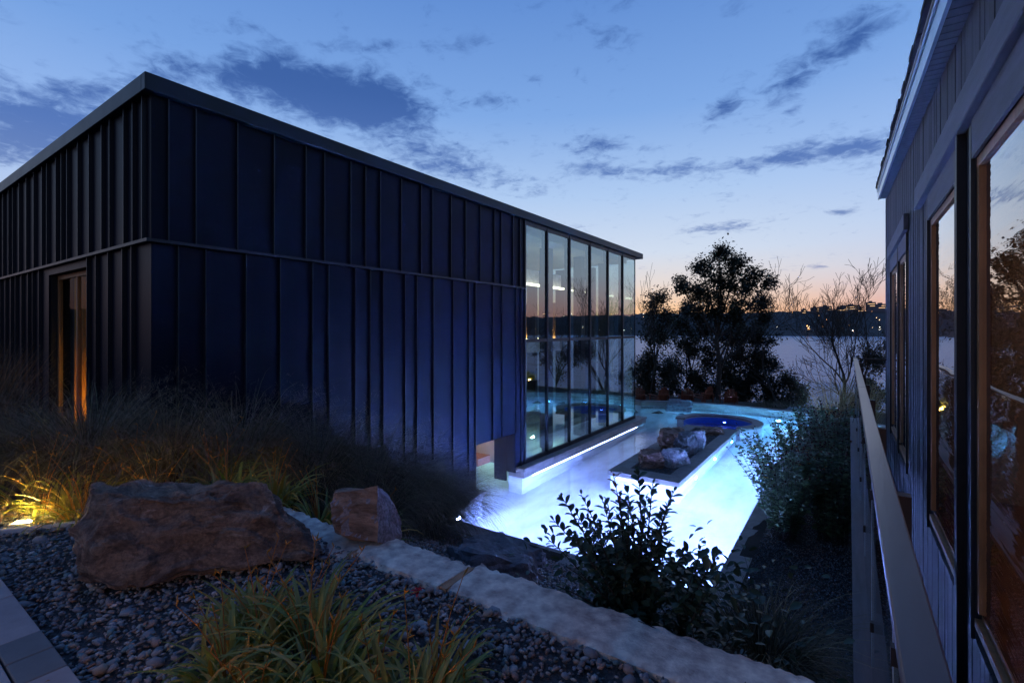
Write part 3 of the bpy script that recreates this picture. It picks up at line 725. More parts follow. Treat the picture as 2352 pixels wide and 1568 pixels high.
# room behind
box('room_floor', WR+.066, 6, YB0-3, YB1-.15, 1.86, 1.95, M_timberfloor, lodge)
box('room_wall', 5.9, 6, YB0-3, YB1-.15, 1.96, 5.2, M_amberwall, lodge)
box('room_ceiling', WR+.066, 6, YB0-3, YB1-.15, 5.25, 5.35, M_trim, lodge)
M_lodge = emit('lodge_lamp', (1.0, .50, .30), 20)
for yy in (2.6, 5.4, 10.3): box('ceiling_lamp', 2.2, 2.35, yy-.5, yy+.5, 5.19, 5.24, M_lodge, lodge)
box('partition', .72, 5.8, 7.2, 7.3, 1.96, 5.2, M_beige, lodge)
box('walkway', .02, .24, -1.0, 12.70, 1.84, 1.93, M_trim, lodge)
for yy in (0.5, 3.5, 6.5, 9.5, 12.5): box('walkway_post', .06, .14, yy, yy+.08, -.1, 1.838, M_black, lodge)

# railing
rail = thing('railing', 'glass balustrade with a broad pale cap rail along the walkway', 'railing')
box('cap_rail', .0756, .1465, .3, 6.3, 3.165, 3.20, M_rail, rail, .004)
box('cap_rail', .0756, .1465, 6.304, 12.62, 3.165, 3.20, M_rail, rail, .004)
box('cap_rail', .147, WR-.004, 12.58, 12.62, 3.168, 3.197, M_railpost, rail)
for yy in (0.95, 2.46, 4.04, 5.60, 7.1, 8.7, 10.2, 11.8):
    box('post', .148, .20, yy-.03, yy+.03, 1.932, 3.15, M_railpost, rail)
yy = .9
gl_y = [.35, 1.7, 3.25, 4.8, 6.35, 7.9, 9.45, 11.0, 12.55]
for a, b_ in zip(gl_y[:-1], gl_y[1:]):
    g = box('glass_panel', .100, .110, a+.02, b_-.02, 2.0, 3.13, M_rglass, rail)
    e_ = box('panel_edge', .0995, .1105, a+.014, a+.02, 2.0, 3.13, M_edge, rail); e2 = box('panel_edge', .0995, .1105, b_-.02, b_-.012, 2.0, 3.13, M_edge, rail)
    for zz in (2.2, 2.9):
        box('clamp', .092, .147, b_-.05, b_-.021, zz, zz+.05, M_black, rail)

# ================================================================== ROCKS
import bmesh
def hull_rock(name, pts, m, label=None, cat=None, cuts=3, amp=.03, freq=3.0, seed=1, smooth=False, parent=None, group=None, levels=2):
    pts = np.array(pts, float); c = pts.mean(0)
    bm = bmesh.new()
    for p_ in pts: bm.verts.new(p_-c)
    r_ = bmesh.ops.convex_hull(bm, input=bm.verts)
    bmesh.ops.delete(bm, geom=[v for v in bm.verts if not v.link_faces], context='VERTS')
    bmesh.ops.triangulate(bm, faces=bm.faces)
    for _ in range(levels): bmesh.ops.subdivide_edges(bm, edges=bm.edges, cuts=cuts if _ == 0 else 1, use_grid_fill=True)
    bmesh.ops.triangulate(bm, faces=bm.faces)
    bm.normal_update()
    V = np.array([v.co[:] for v in bm.verts]); Nn = np.array([v.normal[:] for v in bm.verts])
    w_ = V+c
    d_ = fbm(w_*freq, seed, 5)*amp - np.abs(fbm(w_*freq*.7+9, seed+50, 3))*amp*.9
    j = np.stack([vnoise(w_*freq*2.5+3, seed+k_) for k_ in (1, 2, 3)], -1)*amp*.35
    sv_ = w_@np.array([.25, -.2, 1.0])*(7 if amp < .05 else 5)+fbm(w_*1.7, seed+31, 3)*1.6
    fr_ = sv_-np.floor(sv_); d_ = d_+(np.minimum(fr_*1.15, 1-(fr_ > .87)*(fr_-.87)*7.5)-.5)*amp*.85
    V = V+Nn*d_[:, None]+j
    for v, q in zip(bm.verts, V): v.co = q
    me = bpy.data.meshes.new(name); bm.to_mesh(me); bm.free()
    if smooth: me.polygons.foreach_set('use_smooth', [True]*len(me.polygons))
    o = link(name, me, m, parent); o.location = c
    if label: tag(o, label, cat or 'rock', group)
    return o
A3 = lambda *a: at(*a)
big = [A3(200, 1118, 3.32), A3(245, 1135, 3.2), A3(420, 1143, 3.30), A3(560, 1152, 3.42), A3(592, 1117, 3.55), A3(158, 1228, 3.22), A3(178, 1165, 3.25), A3(212, 1345, 3.02), A3(300, 1350, 3.06), A3(480, 1318, 3.2),
       A3(732, 1276, 3.42), A3(728, 1262, 3.60), A3(640, 1150, 3.9), A3(215, 1114, 3.75), A3(560, 1118, 4.0), A3(190, 1240, 3.7), A3(700, 1215, 4.0)]
big = [(p_[0], p_[1], max(2.0, p_[2])) for p_ in big]
hull_rock('boulder', big, M_boulder, 'large angular brown boulder lying on the pebbles in the left foreground', 'boulder', cuts=6, amp=.045, freq=4.2, seed=4, levels=3)
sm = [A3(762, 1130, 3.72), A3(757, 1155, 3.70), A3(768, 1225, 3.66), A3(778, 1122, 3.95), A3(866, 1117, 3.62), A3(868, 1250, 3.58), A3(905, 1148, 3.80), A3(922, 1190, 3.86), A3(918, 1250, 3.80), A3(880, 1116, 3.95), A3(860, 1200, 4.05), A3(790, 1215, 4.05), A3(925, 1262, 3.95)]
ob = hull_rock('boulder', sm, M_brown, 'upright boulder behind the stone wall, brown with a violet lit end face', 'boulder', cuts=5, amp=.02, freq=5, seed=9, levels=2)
ob.data.materials.append(M_violetlit)
for p_ in ob.data.polygons: p_.material_index = 1 if p_.normal.x*.85+p_.normal.y*.1+p_.normal.z*.15 > .35 else 0  # right-facing faces: pale broken end, pool light's violet put into its colour
hull_rock('flat_stone', [(x, y, z) for x, y, z in ((-4.35, 4.95, .70), (-3.95, 4.75, .80), (-3.3, 5.15, .70), (-3.2, 5.6, .60), (-3.9, 5.9, .50), (-4.4, 5.5, .6), (-4.25, 5.0, 1.0), (-3.5, 5.0, .98), (-3.35, 5.5, .90), (-4.1, 5.7, .92))], M_greyrock,
          'flat grey stone lying on the gravel slope, the one nearer the pool', 'stone', cuts=3, amp=.04, seed=12)
hull_rock('flat_stone', [(-3.75, 3.95, 1.05), (-3.2, 3.75, 1.2), (-2.62, 4.2, 1.0), (-2.7, 4.6, .9), (-3.5, 4.6, .9), (-3.65, 4.0, 1.42), (-3.2, 3.9, 1.50), (-2.75, 4.25, 1.36), (-2.9, 4.55, 1.3), (-3.5, 4.5, 1.35)], M_greyrock,
          'flat bluish grey stone right behind the stone wall, below the other flat one', 'stone', cuts=3, amp=.04, seed=13)
def rbox(cx, cy, cz, sx, sy, sz, rz=0, tp=.75, sk=(0, 0)):
    P_ = []
    for z_, k_ in ((0, 1), (.62, .98), (1, tp)):
        for a, b_ in ((-1, -1), (1, -1), (1, 1), (-1, 1)):
            x = a*sx/2*k_+sk[0]*z_+rnd.uniform(-.12, .12)*sx; y = b_*sy/2*k_+sk[1]*z_+rnd.uniform(-.12, .12)*sy
            P_.append((cx+x*math.cos(rz)-y*math.sin(rz), cy+x*math.sin(rz)+y*math.cos(rz), cz+z_*sz))
    return P_
hull_rock('island_rock', rbox(-4.60, 15.7, -.08, .80, .9, .66, .3), M_brown, 'tall brown rock on the island, left of the pale one', 'rock', amp=.09, freq=1.8, seed=21)
hull_rock('island_rock', rbox(-4.18, 15.6, -.08, .42, .7, .62, -.2), M_greyrock, 'dark grey rock wedged between the brown and the pale rock on the island', 'rock', amp=.07, freq=1.9, seed=22)
hull_rock('island_rock', rbox(-4.00, 16.2, -.08, .44, .62, .64, .1), M_whiterock, 'pale whitish rock standing at the right of the rear group on the island', 'rock', amp=.07, freq=1.9, seed=23)
hull_rock('island_rock', rbox(-4.62, 13.6, -.08, .64, .75, .44, .5, .7), M_brown, 'low dark brown rock at the front of the island', 'rock', amp=.07, freq=2.2, seed=24)
hull_rock('island_rock', rbox(-4.12, 13.95, -.08, .58, .7, .48, -.3, .62, (.0, .05)), M_whiterock, 'pale wedge shaped rock at the front of the island beside the brown one', 'rock', amp=.05, freq=2.2, seed=25)
hull_rock('island_rock', rbox(-4.15, 18.9, -.08, .7, .6, .28, .2), M_brown, 'small flat topped rock at the back of the island near the hot tub', 'rock', amp=.06, freq=2.4, seed=26)
hull_rock('shore_rock', rbox(-6.78, 24.0, -.15, 1.25, .9, .58, .35, .68), M_greyrock, 'rounded grey boulder on the curved wall beyond the pool', 'rock', amp=.06, freq=1.5, seed=27)
hull_rock('shore_rock', rbox(-1.7, 25.2, -.15, 1.7, .9, .45, -.1, .6), M_greyrock, 'broad grey boulder beyond the pool lamp, behind the seed head plants', 'rock', amp=.06, freq=1.5, seed=28)

# ------------------------------------------------------------------ cut granite wall
gw = thing('stone_wall', 'long low wall of rough pink granite blocks running across the foreground', 'wall')
def granite_block(x0, x1, y0, y1, z0, z1, seed):
    bm = bmesh.new(); bmesh.ops.create_cube(bm, size=1)
    L = (x1-x0, y1-y0, z1-z0)
    for v in bm.verts: v.co = (v.co.x*L[0], v.co.y*L[1], v.co.z*L[2])
    def cut(ax, n_):
        es = [e for e in bm.edges if abs((e.verts[0].co-e.verts[1].co)[ax]) > 1e-4]
        bmesh.ops.subdivide_edges(bm, edges=es, cuts=n_, use_grid_fill=True)
    cut(0, max(8, int(L[0]/.022))); cut(1, 18); cut(2, 10)
    bm.normal_update()
    V = np.array([v.co[:] for v in bm.verts]); Nn = np.array([v.normal[:] for v in bm.verts]); w_ = V+np.array([(x0+x1)/2, (y0+y1)/2, 0])
    ed = np.clip(1-(np.minimum(L[1]/2-np.abs(V[:, 1]), 9))/.05, 0, 1)*(V[:, 2] > L[2]/2-.03)
    d_ = fbm(w_*4, seed, 3)*.004+np.abs(fbm(w_*17, seed+7, 3))*-.004+fbm(w_*60, seed+17, 1)*.0012
    side = (np.abs(Nn[:, 2]) < .6)
    d_ = d_+np.where(side, fbm(w_*5+4, seed+3, 4)*.022, 0)-ed*np.abs(fbm(w_*12, seed+11, 2))*.03
    V = V+Nn*d_[:, None]
    for v, q in zip(bm.verts, V): v.co = q
    me = bpy.data.meshes.new('block'); bm.to_mesh(me); bm.free()
    o = link('block', me, M_granite, gw); o.location = ((x0+x1)/2, (y0+y1)/2, (z0+z1)/2); return o
granite_block(-4.7, -2.985, 2.17, 2.52, 1.75, 2.165, 31)
granite_block(-2.955, -2.12, 2.24, 2.58, 1.75, 2.195, 32)
granite_block(-2.09, .30, 2.265, 2.65, 1.75, 2.185, 33)
# broken orange end faces at the joints
o = hull_rock('stone_chip', [(-3.0, 2.22, 2.12), (-2.93, 2.22, 2.12), (-3.0, 2.23, 2.172), (-2.95, 2.52, 2.18), (-2.92, 2.24, 2.185), (-2.93, 2.53, 2.19), (-3.0, 2.35, 2.1)], M_granitecut, parent=gw, cuts=1, amp=.006, seed=3, levels=1)
o = hull_rock('stone_chip', [(-2.14, 2.24, 2.10), (-2.07, 2.24, 2.10), (-2.14, 2.25, 2.188), (-2.12, 2.54, 2.192), (-2.06, 2.26, 2.188), (-2.08, 2.57, 2.196), (-2.1, 2.35, 2.1)], M_granitecut, parent=gw, cuts=1, amp=.006, seed=5, levels=1)

# ------------------------------------------------------------------ paving at lower left
pav = thing('paving', 'large smooth concrete paving slabs in the bottom left corner', 'paving', (0, 0, 0))
M_paver_dark = pbr('dark_paving_slab', (.17, .165, .17), .75, 0, .12, 9, .25, 80)
x = -2.2; i = 0; widths = [.62, .30, .24, .27, .22, .50, .40, .45, .5, .45, .5]
xx = -2.20
cuts_x = [-2.2, -2.80, -3.14, -3.38, -3.62, -4.24, -4.75, -5.2, -5.7, -6.3]
for a, b_ in zip(cuts_x[:-1], cuts_x[1:]):
    box('slab', b_+.003, a-.003, .545, .72, 2.06, 2.165+rnd.uniform(-.002, .002), M_paver_dark if abs(a+3.14) < .01 or abs(a+3.38) < .01 else M_paver, pav, .004)
cuts_x = [-1.9, -2.55, -3.05, -3.75, -4.4, -5.1, -6]
for a, b_ in zip(cuts_x[:-1], cuts_x[1:]):
    box('slab', b_+.003, a-.003, .10, .535, 2.06, 2.163, M_paver, pav, .004)
box('slab', -6, -1.9, -1.6, .092, 2.06, 2.160, M_paver, pav, .004)

# ------------------------------------------------------------------ metal edging with lamp
ed = thing('metal_edging', 'pale metal edging strip at the left margin in front of the glowing yellow plants', 'edging', (-5.72, .95, 2.05), math.atan2(.50, .36))
def lbox(name, x0, x1, y0, y1, z0, z1, m, parent, bev=0):
    """box in the parent's local axes"""
    o = box(name, x0, x1, y0, y1, z0, z1, m, None, bev); o.parent = parent; return o
lbox('strip', -1.2, 1.2, -.015, .035, -.05, .10, M_white, ed, .004)
lamp = thing('garden_light', 'small warm garden light on the edging strip below the yellow plants', 'light', (-5.86, 1.05, 2.10), math.atan2(.50, .36))
lbox('housing', -.09, .09, -.03, .03, 0, .04, M_white, lamp, .004)
lbox('lens', -.045, .045, -.012, .012, .042, .052, emit('garden_lamp', (1.0, .62, .16), 1200), lamp)
lamp6 = thing('garden_light', 'warm garden light added on the edging strip left of the big boulder', 'light', (-5.48, 1.52, 2.10), math.atan2(.50, .36))  # second edging lamp, added to spread the warm light wider
lbox('housing', -.05, .05, -.03, .03, 0, .04, M_white, lamp6, .004)
lbox('lens', -.035, .035, -.012, .012, .042, .050, bpy.data.materials['garden_lamp'], lamp6)
lamp2 = thing('garden_light', 'hidden warm garden light low among the plants behind the big boulder', 'light', (-5.0, 1.78, 2.08), .2)
lbox('housing', -.04, .04, -.03, .03, 0, .04, M_white, lamp2, .004)
lbox('lens', -.03, .03, -.025, .025, .042, .050, emit('garden_lamp_low', (1.0, .62, .16), 2600), lamp2)
lamp4 = thing('garden_light', 'hidden warm garden light at the foot of the airy grass by the metal wall', 'light', (-5.75, 2.72, 1.86), .2)
lbox('housing', -.04, .04, -.03, .03, 0, .04, M_white, lamp4, .004)
lbox('lens', -.03, .03, -.025, .025, .042, .050, bpy.data.materials['garden_lamp_low'], lamp4)
lamp5 = thing('garden_light', 'hidden warm garden light between the big boulder and the violet lit boulder', 'light', (-4.42, 2.30, 2.06), .2)
lbox('housing', -.04, .04, -.03, .03, 0, .04, M_white, lamp5, .004)
lbox('lens', -.02, .04, -.025, .025, .042, .060, emit('garden_lamp_small', (1.0, .55, .14), 150), lamp5)
ed2 = thing('metal_edging', 'pale metal edging strip at the foot of the grasses beside the pool coping', 'edging', (-5.35, 4.9, .92), -.45)
lbox('strip', -.9, .9, -.01, .02, -.05, .07, M_white, ed2, .003)

lamp3 = thing('added_post_light', 'warm light on a short black post, added out of view beside the paving', 'light', (-1.35, -.35, 2.16))  # unseen lamp added to warm the boulder and foreground lilies
lbox('post', -.04, .04, -.04, .04, 0, .72, M_black, lamp3, .005)
lbox('lens', -.05, .05, -.05, .05, .722, .80, emit('added_post_lamp', (1.0, .50, .28), 130), lamp3)
lbox('cap', -.07, .07, -.07, .07, .802, .83, M_black, lamp3, .005)
# ------------------------------------------------------------------ pebbles
PROT = []
for k_ in range(8):
    V, F = ICO1; s_ = np.array([1, rng.uniform(.55, .85), rng.uniform(.3, .5)]); V = V*s_
    V = V*(1+.16*fbm(V*1.6, 60+k_, 2)[:, None]); PROT.append((V, F))
TINTS = np.array([(.20, .20, .22), (.16, .17, .20), (.24, .22, .22), (.13, .17, .19), (.12, .19, .21), (.26, .19, .17), (.30, .18, .14), (.19, .17, .18), (.34, .33, .33), (.22, .24, .27), (.15, .14, .15), (.28, .24, .20)])
PM = []
for k_ in range(24):
    V, F = PROT[k_ % 8]; PM.append(npmesh('pebble', V, F, np.tile(TINTS[k_ % 12]*1.8, (len(V), 1)), True)); PM[-1].materials.append(M_pebble)
def boulder_free(x, y):
    # keeps the footprint of the big boulder clear
    return not (-4.9 < x < -3.15 and 1.05+(x+3.95)*1.2 < y < 1.9 and x > -4.2)
bed = link('gravel_bed', mesh('gravel_bed', [(-6.6, .725, 2.085), (.2, .725, 2.085), (.2, 2.28, 2.15), (-6.6, 2.28, 2.15)], [(0, 1, 2, 3)]), M_gravel, kind='structure')
cnt = 0; near = []; acc = Acc(); rest = []
N = 15500
Xr = rng.uniform(-6.6, .15, N); Yr = rng.uniform(.74, 2.27, N)
fw_ = -math.sin(ANG)*Xr+math.cos(ANG)*Yr
for x, y, fwd in zip(Xr, Yr, fw_):
    u = CXP+F_*(math.cos(ANG)*x+math.sin(ANG)*y)/fwd; v = CYP+F_*(EYE-2.1)/fwd
    if u < -60 or u > 2100 or v > 1640: continue
    if fwd > 3.6 and rnd.random() < .25: continue
    s_ = .0160*math.exp(rnd.gauss(-.12, .42)); rest.append((fwd/s_, x, y, s_))
rest.sort()
def rotm(a, b_, c):
    ca, sa, cb, sb, cc_, sc = math.cos(a), math.sin(a), math.cos(b_), math.sin(b_), math.cos(c), math.sin(c)
    return np.array([[ca, -sa, 0], [sa, ca, 0], [0, 0, 1]])@np.array([[cb, 0, sb], [0, 1, 0], [-sb, 0, cb]])@np.array([[1, 0, 0], [0, cc_, -sc], [0, sc, cc_]])
for i, (_, x, y, s_) in enumerate(rest):
    a, b_, c = rnd.uniform(0, 6.28), rnd.gauss(0, .35), rnd.gauss(0, .35); z = 2.090+.065*(y-.725)/1.555+rnd.uniform(0, .022)
    if i < 300:
        o = link('pebble', PM[rnd.randrange(24)], None, bed); o.location = (x, y, z+.006); o.rotation_euler = (c, b_, a); o.scale = (s_,)*3
    else:
        V, F = PROT[rnd.randrange(8)]; acc.add(V@rotm(a, b_, c).T*s_+np.array([x, y, z]), F, TINTS[rnd.randrange(12)]*rnd.uniform(1.2, 2.4))
acc.build('pebbles', M_pebble, bed, True, kind='stuff')
acc = Acc()
for i in range(150):
    q = np.array([(0, -.5, 0), (.5, -.1, .12), (1, 0, 0), (.5, .35, .1)])*np.array([1, .5, 1]); s_ = rnd.uniform(.012, .035); x, y = rnd.uniform(-5.8, -.3), rnd.uniform(.3, 2.62)
    if y > 2.2 and rnd.random() < .5: continue
    z = 2.205 if y > 2.22 else (2.17 if y < .72 else 2.135)
    acc.add(q@rotm(rnd.uniform(0, 6), rnd.gauss(0, .25), rnd.gauss(0, .25)).T*s_+np.array([x, y, z]), np.array([(0, 1, 2, 3)]), rnd.choice([(.9, .5, .25), (.7, .6, .3), (.5, .35, .25), (1.2, .8, .4)]))
acc.build('leaf_litter', pbr('dry_leaf', (.30, .20, .12), .7, tint=True), None, False, kind='stuff')
# lower gravel strip behind the wall and the island gravel
acc = Acc(); acc2 = Acc()
for i in range(7000):
    x, y = rng.uniform(-5.6, -1.6), rng.uniform(2.9, 6.95); z = float(ground_h(np.array([x]), np.array([y]))[0])
    V, F = PROT[i % 8]; s_ = rng.uniform(.014, .028); acc.add(V@rotm(rng.uniform(0, 6), rng.normal()*.3, rng.normal()*.3).T*s_+np.array([x, y, z+.01]), F, TINTS[i % 12]*1.5)
acc.build('slope_pebbles', M_pebble, None, True, kind='stuff')
for i in range(3000):
    x, y = rng.uniform(jx0, jx1), rng.uniform(jy0, jy1)
    V, F = PROT[i % 8]; s_ = rng.uniform(.02, .035); acc2.add(V@rotm(rng.uniform(0, 6), rng.normal()*.3, rng.normal()*.3).T*s_+np.array([x, y, -.025]), F, TINTS[i % 12]*.8)
acc2.build('island_pebbles', M_pebble, isl, True, kind='stuff')
V, F = ICO1; acc = Acc()
tet = np.array([(1, 0, -.3), (-.5, .87, -.3), (-.5, -.87, -.3), (0, 0, .6)]); tf = np.array([(0, 1, 3), (1, 2, 3), (2, 0, 3)])
for i in range(26000):
    x, y = rng.uniform(PX1+.35, .62), 2.8+11*rng.random()**1.2; z = ground_h(np.array([x]), np.array([y]))[0] if i < 0 else max(0, 1.92*(1-min(1, max(0, (y-2.65)/4.3))))
    s_ = rng.uniform(.008, .02); acc.add(tet@rotm(rng.uniform(0, 6), rng.normal()*.6, rng.normal()*.6).T*s_+np.array([x, y, z+.012]), tf, TINTS[i % 12]*(2.4 if i % 9 == 0 else 1.1))
acc.build('crushed_gravel', M_pebble, None, False, kind='stuff')

# ================================================================== PLANTS
def blades(P0, azim, elev, L, W, droop, S=5, twist=None):
    """vectorised arching blades -> V (n*(S+1)*2,3), F quads"""
    n_ = len(azim); t_ = np.linspace(0, 1, S+1)[None]
    el_ = elev[:, None]-droop[:, None]*t_**1.4
    ds = L[:, None]/S
    hx = np.cumsum(np.cos(el_)*ds, 1)-np.cos(el_[:, :1])*ds; hz = np.cumsum(np.sin(el_)*ds, 1)-np.sin(el_[:, :1])*ds
    X = P0[:, 0, None]+hx*np.cos(azim)[:, None]; Y_ = P0[:, 1, None]+hx*np.sin(azim)[:, None]; Z = P0[:, 2, None]+hz
    w = W[:, None]*np.clip(np.minimum(1, .45+2.5*t_)*(1-t_**2.2), .02, 1)*.5
    pa = azim+np.pi/2+(twist if twist is not None else 0)
    ox, oy = w*np.cos(pa)[:, None], w*np.sin(pa)[:, None]
    A_ = np.stack([X-ox, Y_-oy, Z], -1); B = np.stack([X+ox, Y_+oy, Z], -1)
    V = np.stack([A_, B], 2).reshape(n_*(S+1)*2, 3)
    i = (np.arange(n_)[:, None]*(S+1)*2+np.arange(S)[None]*2).ravel()
    return V, np.stack([i, i+1, i+3, i+2], -1)
def grass_clump(name, x, y, z, h, r_, n_, label, plume=True, seed=0, blade=.004, tint=(1, 1, 1), plume_mat=None, lean=(0, 0), upright=False, group='ornamental grasses'):
    g = np.random.default_rng(seed); t_ = thing(name, label, 'ornamental grass', (x, y, z), 0, group)
    a = g.uniform(0, 2*np.pi, n_); rr = r_*.35*np.sqrt(g.random(n_)); P0 = np.stack([rr*np.cos(a), rr*np.sin(a), np.zeros(n_)], -1)
    az_ = a+g.normal(0, .7, n_); el_ = g.uniform(R(60), R(89), n_); L = h*g.uniform(.65, 1.4, n_)
    V, F = blades(P0, az_, el_, L, np.full(n_, blade)*g.uniform(.6, 1.6, n_), g.uniform(1.2, 2.9, n_) if not upright else g.uniform(.1, .6, n_), 7)
    V[:, 0] += lean[0]*np.clip(V[:, 2], 0, None)**1.5; V[:, 1] += lean[1]*np.clip(V[:, 2], 0, None)**1.5
    hh = np.clip(V[:, 2:3]/h, 0, 1)
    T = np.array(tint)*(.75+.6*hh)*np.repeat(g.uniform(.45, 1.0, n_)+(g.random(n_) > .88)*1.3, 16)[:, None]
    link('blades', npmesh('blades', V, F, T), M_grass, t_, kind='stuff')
    if plume:
        # airy flower heads: fine stalks carrying short hairs
        m_ = int(n_*.30); a = g.uniform(0, 2*np.pi, m_); P0 = np.zeros((m_, 3)); P0[:, 0] = .1*r_*np.cos(a); P0[:, 1] = .1*r_*np.sin(a)
        el_ = g.uniform(R(58), R(86), m_); dr = g.uniform(.7, 2.0, m_) if not upright else g.uniform(0, .3, m_); L = h*g.uniform(.85, 1.25, m_)
        V, F = blades(P0, a, el_, L, np.full(m_, .0022), dr, 7)
        V[:, 0] += lean[0]*np.clip(V[:, 2], 0, None)**1.5; V[:, 1] += lean[1]*np.clip(V[:, 2], 0, None)**1.5
        Vs, Fs, nv = [V], [F], len(V)
        spine = V.reshape(m_, 8, 2, 3).mean(2)
        nh = 9
        for q in range(nh):
            tt = g.uniform(4.2, 7, m_); i0 = np.clip(tt.astype(int), 0, 6); fr_ = (tt-i0)[:, None]
            p0 = spine[np.arange(m_), i0]*(1-fr_)+spine[np.arange(m_), i0+1]*fr_
            sp = .14 if not upright else .03
            V2, F2 = blades(p0, g.uniform(0, 6.28, m_), g.uniform(-.5, 1.2, m_) if not upright else g.uniform(.9, 1.4, m_), g.uniform(.35, 1.0, m_)*sp, np.full(m_, .0028 if not upright else .006), g.uniform(.0, 1.2, m_), 2)
            Vs.append(V2); Fs.append(F2+nv); nv += len(V2)
        link('plumes', npmesh('plumes', np.concatenate(Vs), np.concatenate(Fs)), plume_mat or M_plume, t_, kind='stuff')
    return t_
GH = lambda x, y: float(ground_h(np.array([x*1.0]), np.array([y*1.0]))[0])
GC = [(-9.3, 1.15, 1.25, .9, 2200, 'brown plumed grass at the left edge in front of the amber window', True, 'up'),
      (-8.1, 1.45, 1.05, .9, 2600, 'dark fine grass left of the amber window, second from the left edge', True, ''),
      (-6.95, 1.75, 1.35, 1.0, 3200, 'tall airy grass in front of the amber window and the corner of the hall', True, ''),
      (-6.15, 2.25, 1.1, .9, 2600, 'dark grass clump below the corner of the metal hall', True, ''),
      (-6.25, 3.05, 1.42, 1.0, 3400, 'airy golden lit grass against the long metal wall, above the big boulder', True, ''),
      (-5.80, 3.75, 1.40, 1.0, 3400, 'fine grass mound left of the violet lit boulder', True, ''),
      (-5.60, 4.50, 1.40, 1.0, 3400, 'dark arching grass mound above the violet lit boulder', True, ''),
      (-5.60, 5.25, 1.35, 1.0, 3400, 'arching grass mound right of the violet lit boulder', True, ''),
      (-5.75, 6.0, 1.20, .9, 3200, 'grass mound hanging over the corner of the pool, nearest the water', True, ''),
      (-4.95, 3.10, .80, .7, 1800, 'low dark grass just behind the stone wall, left of the violet lit boulder', False, ''),
      (-4.7, 3.9, .75, .7, 1800, 'low dark grass behind the violet lit boulder', False, ''),
      (-4.95, 5.1, .75, .7, 1800, 'low dark grass at the foot of the mounds beside the flat stones', False, '')]
for i, (x, y, h, r_, n_, lab, pl, up) in enumerate(GC):
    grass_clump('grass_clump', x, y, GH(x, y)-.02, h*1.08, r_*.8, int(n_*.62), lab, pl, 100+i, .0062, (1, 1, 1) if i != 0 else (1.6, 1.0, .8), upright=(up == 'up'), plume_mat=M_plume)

def blade_proto(L, W, droop, S=7, fold=.3):
    V, F = blades(np.zeros((1, 3)), np.zeros(1), np.array([R(78)]), np.array([L]), np.array([W]), np.array([droop]), S)
    V = V.reshape(S+1, 2, 3); mid = V.mean(1); w = np.linalg.norm(V[:, 0]-V[:, 1], axis=1)
    mid = mid-np.array([0, 0, 1])*w[:, None]*fold
    P_ = np.stack([V[:, 0], mid, V[:, 1]], 1).reshape(-1, 3)
    F = []
    for i in range(S): F += [(i*3, i*3+1, i*3+4, i*3+3), (i*3+1, i*3+2, i*3+5, i*3+4)]
    return P_, np.array(F)
LT = [(.85, 1.0, .7), (1, 1, .9), (1.3, 1.1, .6), (.7, .9, .8), (1.4, .9, .45), (1.0, 1.15, .8), (.8, 1.05, .7), (1.5, 1.2, .7)]
LM = []
for k_ in range(16):
    V, F = blade_proto(1.0, rng.uniform(.045, .072), rng.uniform(1.0, 2.4)); me = npmesh('leaf', V, F, np.tile(LT[k_ % 8], (len(V), 1)), True); me.materials.append(M_lily); LM.append(me)
def lily(x, y, z, h, n_, label, seed, spread=.10, group='strap leaved lily clumps', stalks=3, red=False):
    g = random.Random(seed); t_ = thing('lily_clump', label, 'plant', (x, y, z), 0, group)
    for i in range(n_):
        o = link('leaf', LM[g.randrange(16)], None, t_); a = g.uniform(0, 6.283); rr = spread*math.sqrt(g.random())
        o.location = (rr*math.cos(a), rr*math.sin(a), 0); o.rotation_euler = (g.gauss(0, .12), g.gauss(.05, .22), a+g.gauss(0, .6)); s_ = h*g.uniform(.55, 1.3); o.scale = (s_, s_, s_)
    for i in range(stalks):
        a = g.uniform(0, 6.283); l_ = h*g.uniform(1.0, 1.5); ln = g.uniform(.1, .5)
        pts = [(ln*l_*q*q*math.cos(a), ln*l_*q*q*math.sin(a), l_*q*.95) for q in (0, .25, .5, .75, 1)]
        V, F = tube_np(pts, [.0035, .003, .0028, .0025, .002], 5); A_ = Acc(); A_.add(V, F, (1.7, .7, .5))
        for q in range(4):
            b0 = np.array(pts[4 if q < 2 else 3]); d_ = np.array([g.gauss(0, .02), g.gauss(0, .02), g.uniform(.015, .04)])
            V2, F2 = tube_np([b0, b0+d_*.5, b0+d_], [.002, .0045, .001], 5); A_.add(V2, F2, (1.9, .9, .4))
        A_.build('stalk', M_lily, t_, True)
    if red:
        for q in range(6):
            a = q*1.047; V, F = blade_proto(.05, .018, 1.2, 4); rm = rotm(a, .2, 0); P_ = V@rm.T+np.array([.0, .0, h*1.2]); link('petal', npmesh('petal', P_, F), M_red, t_)
    return t_
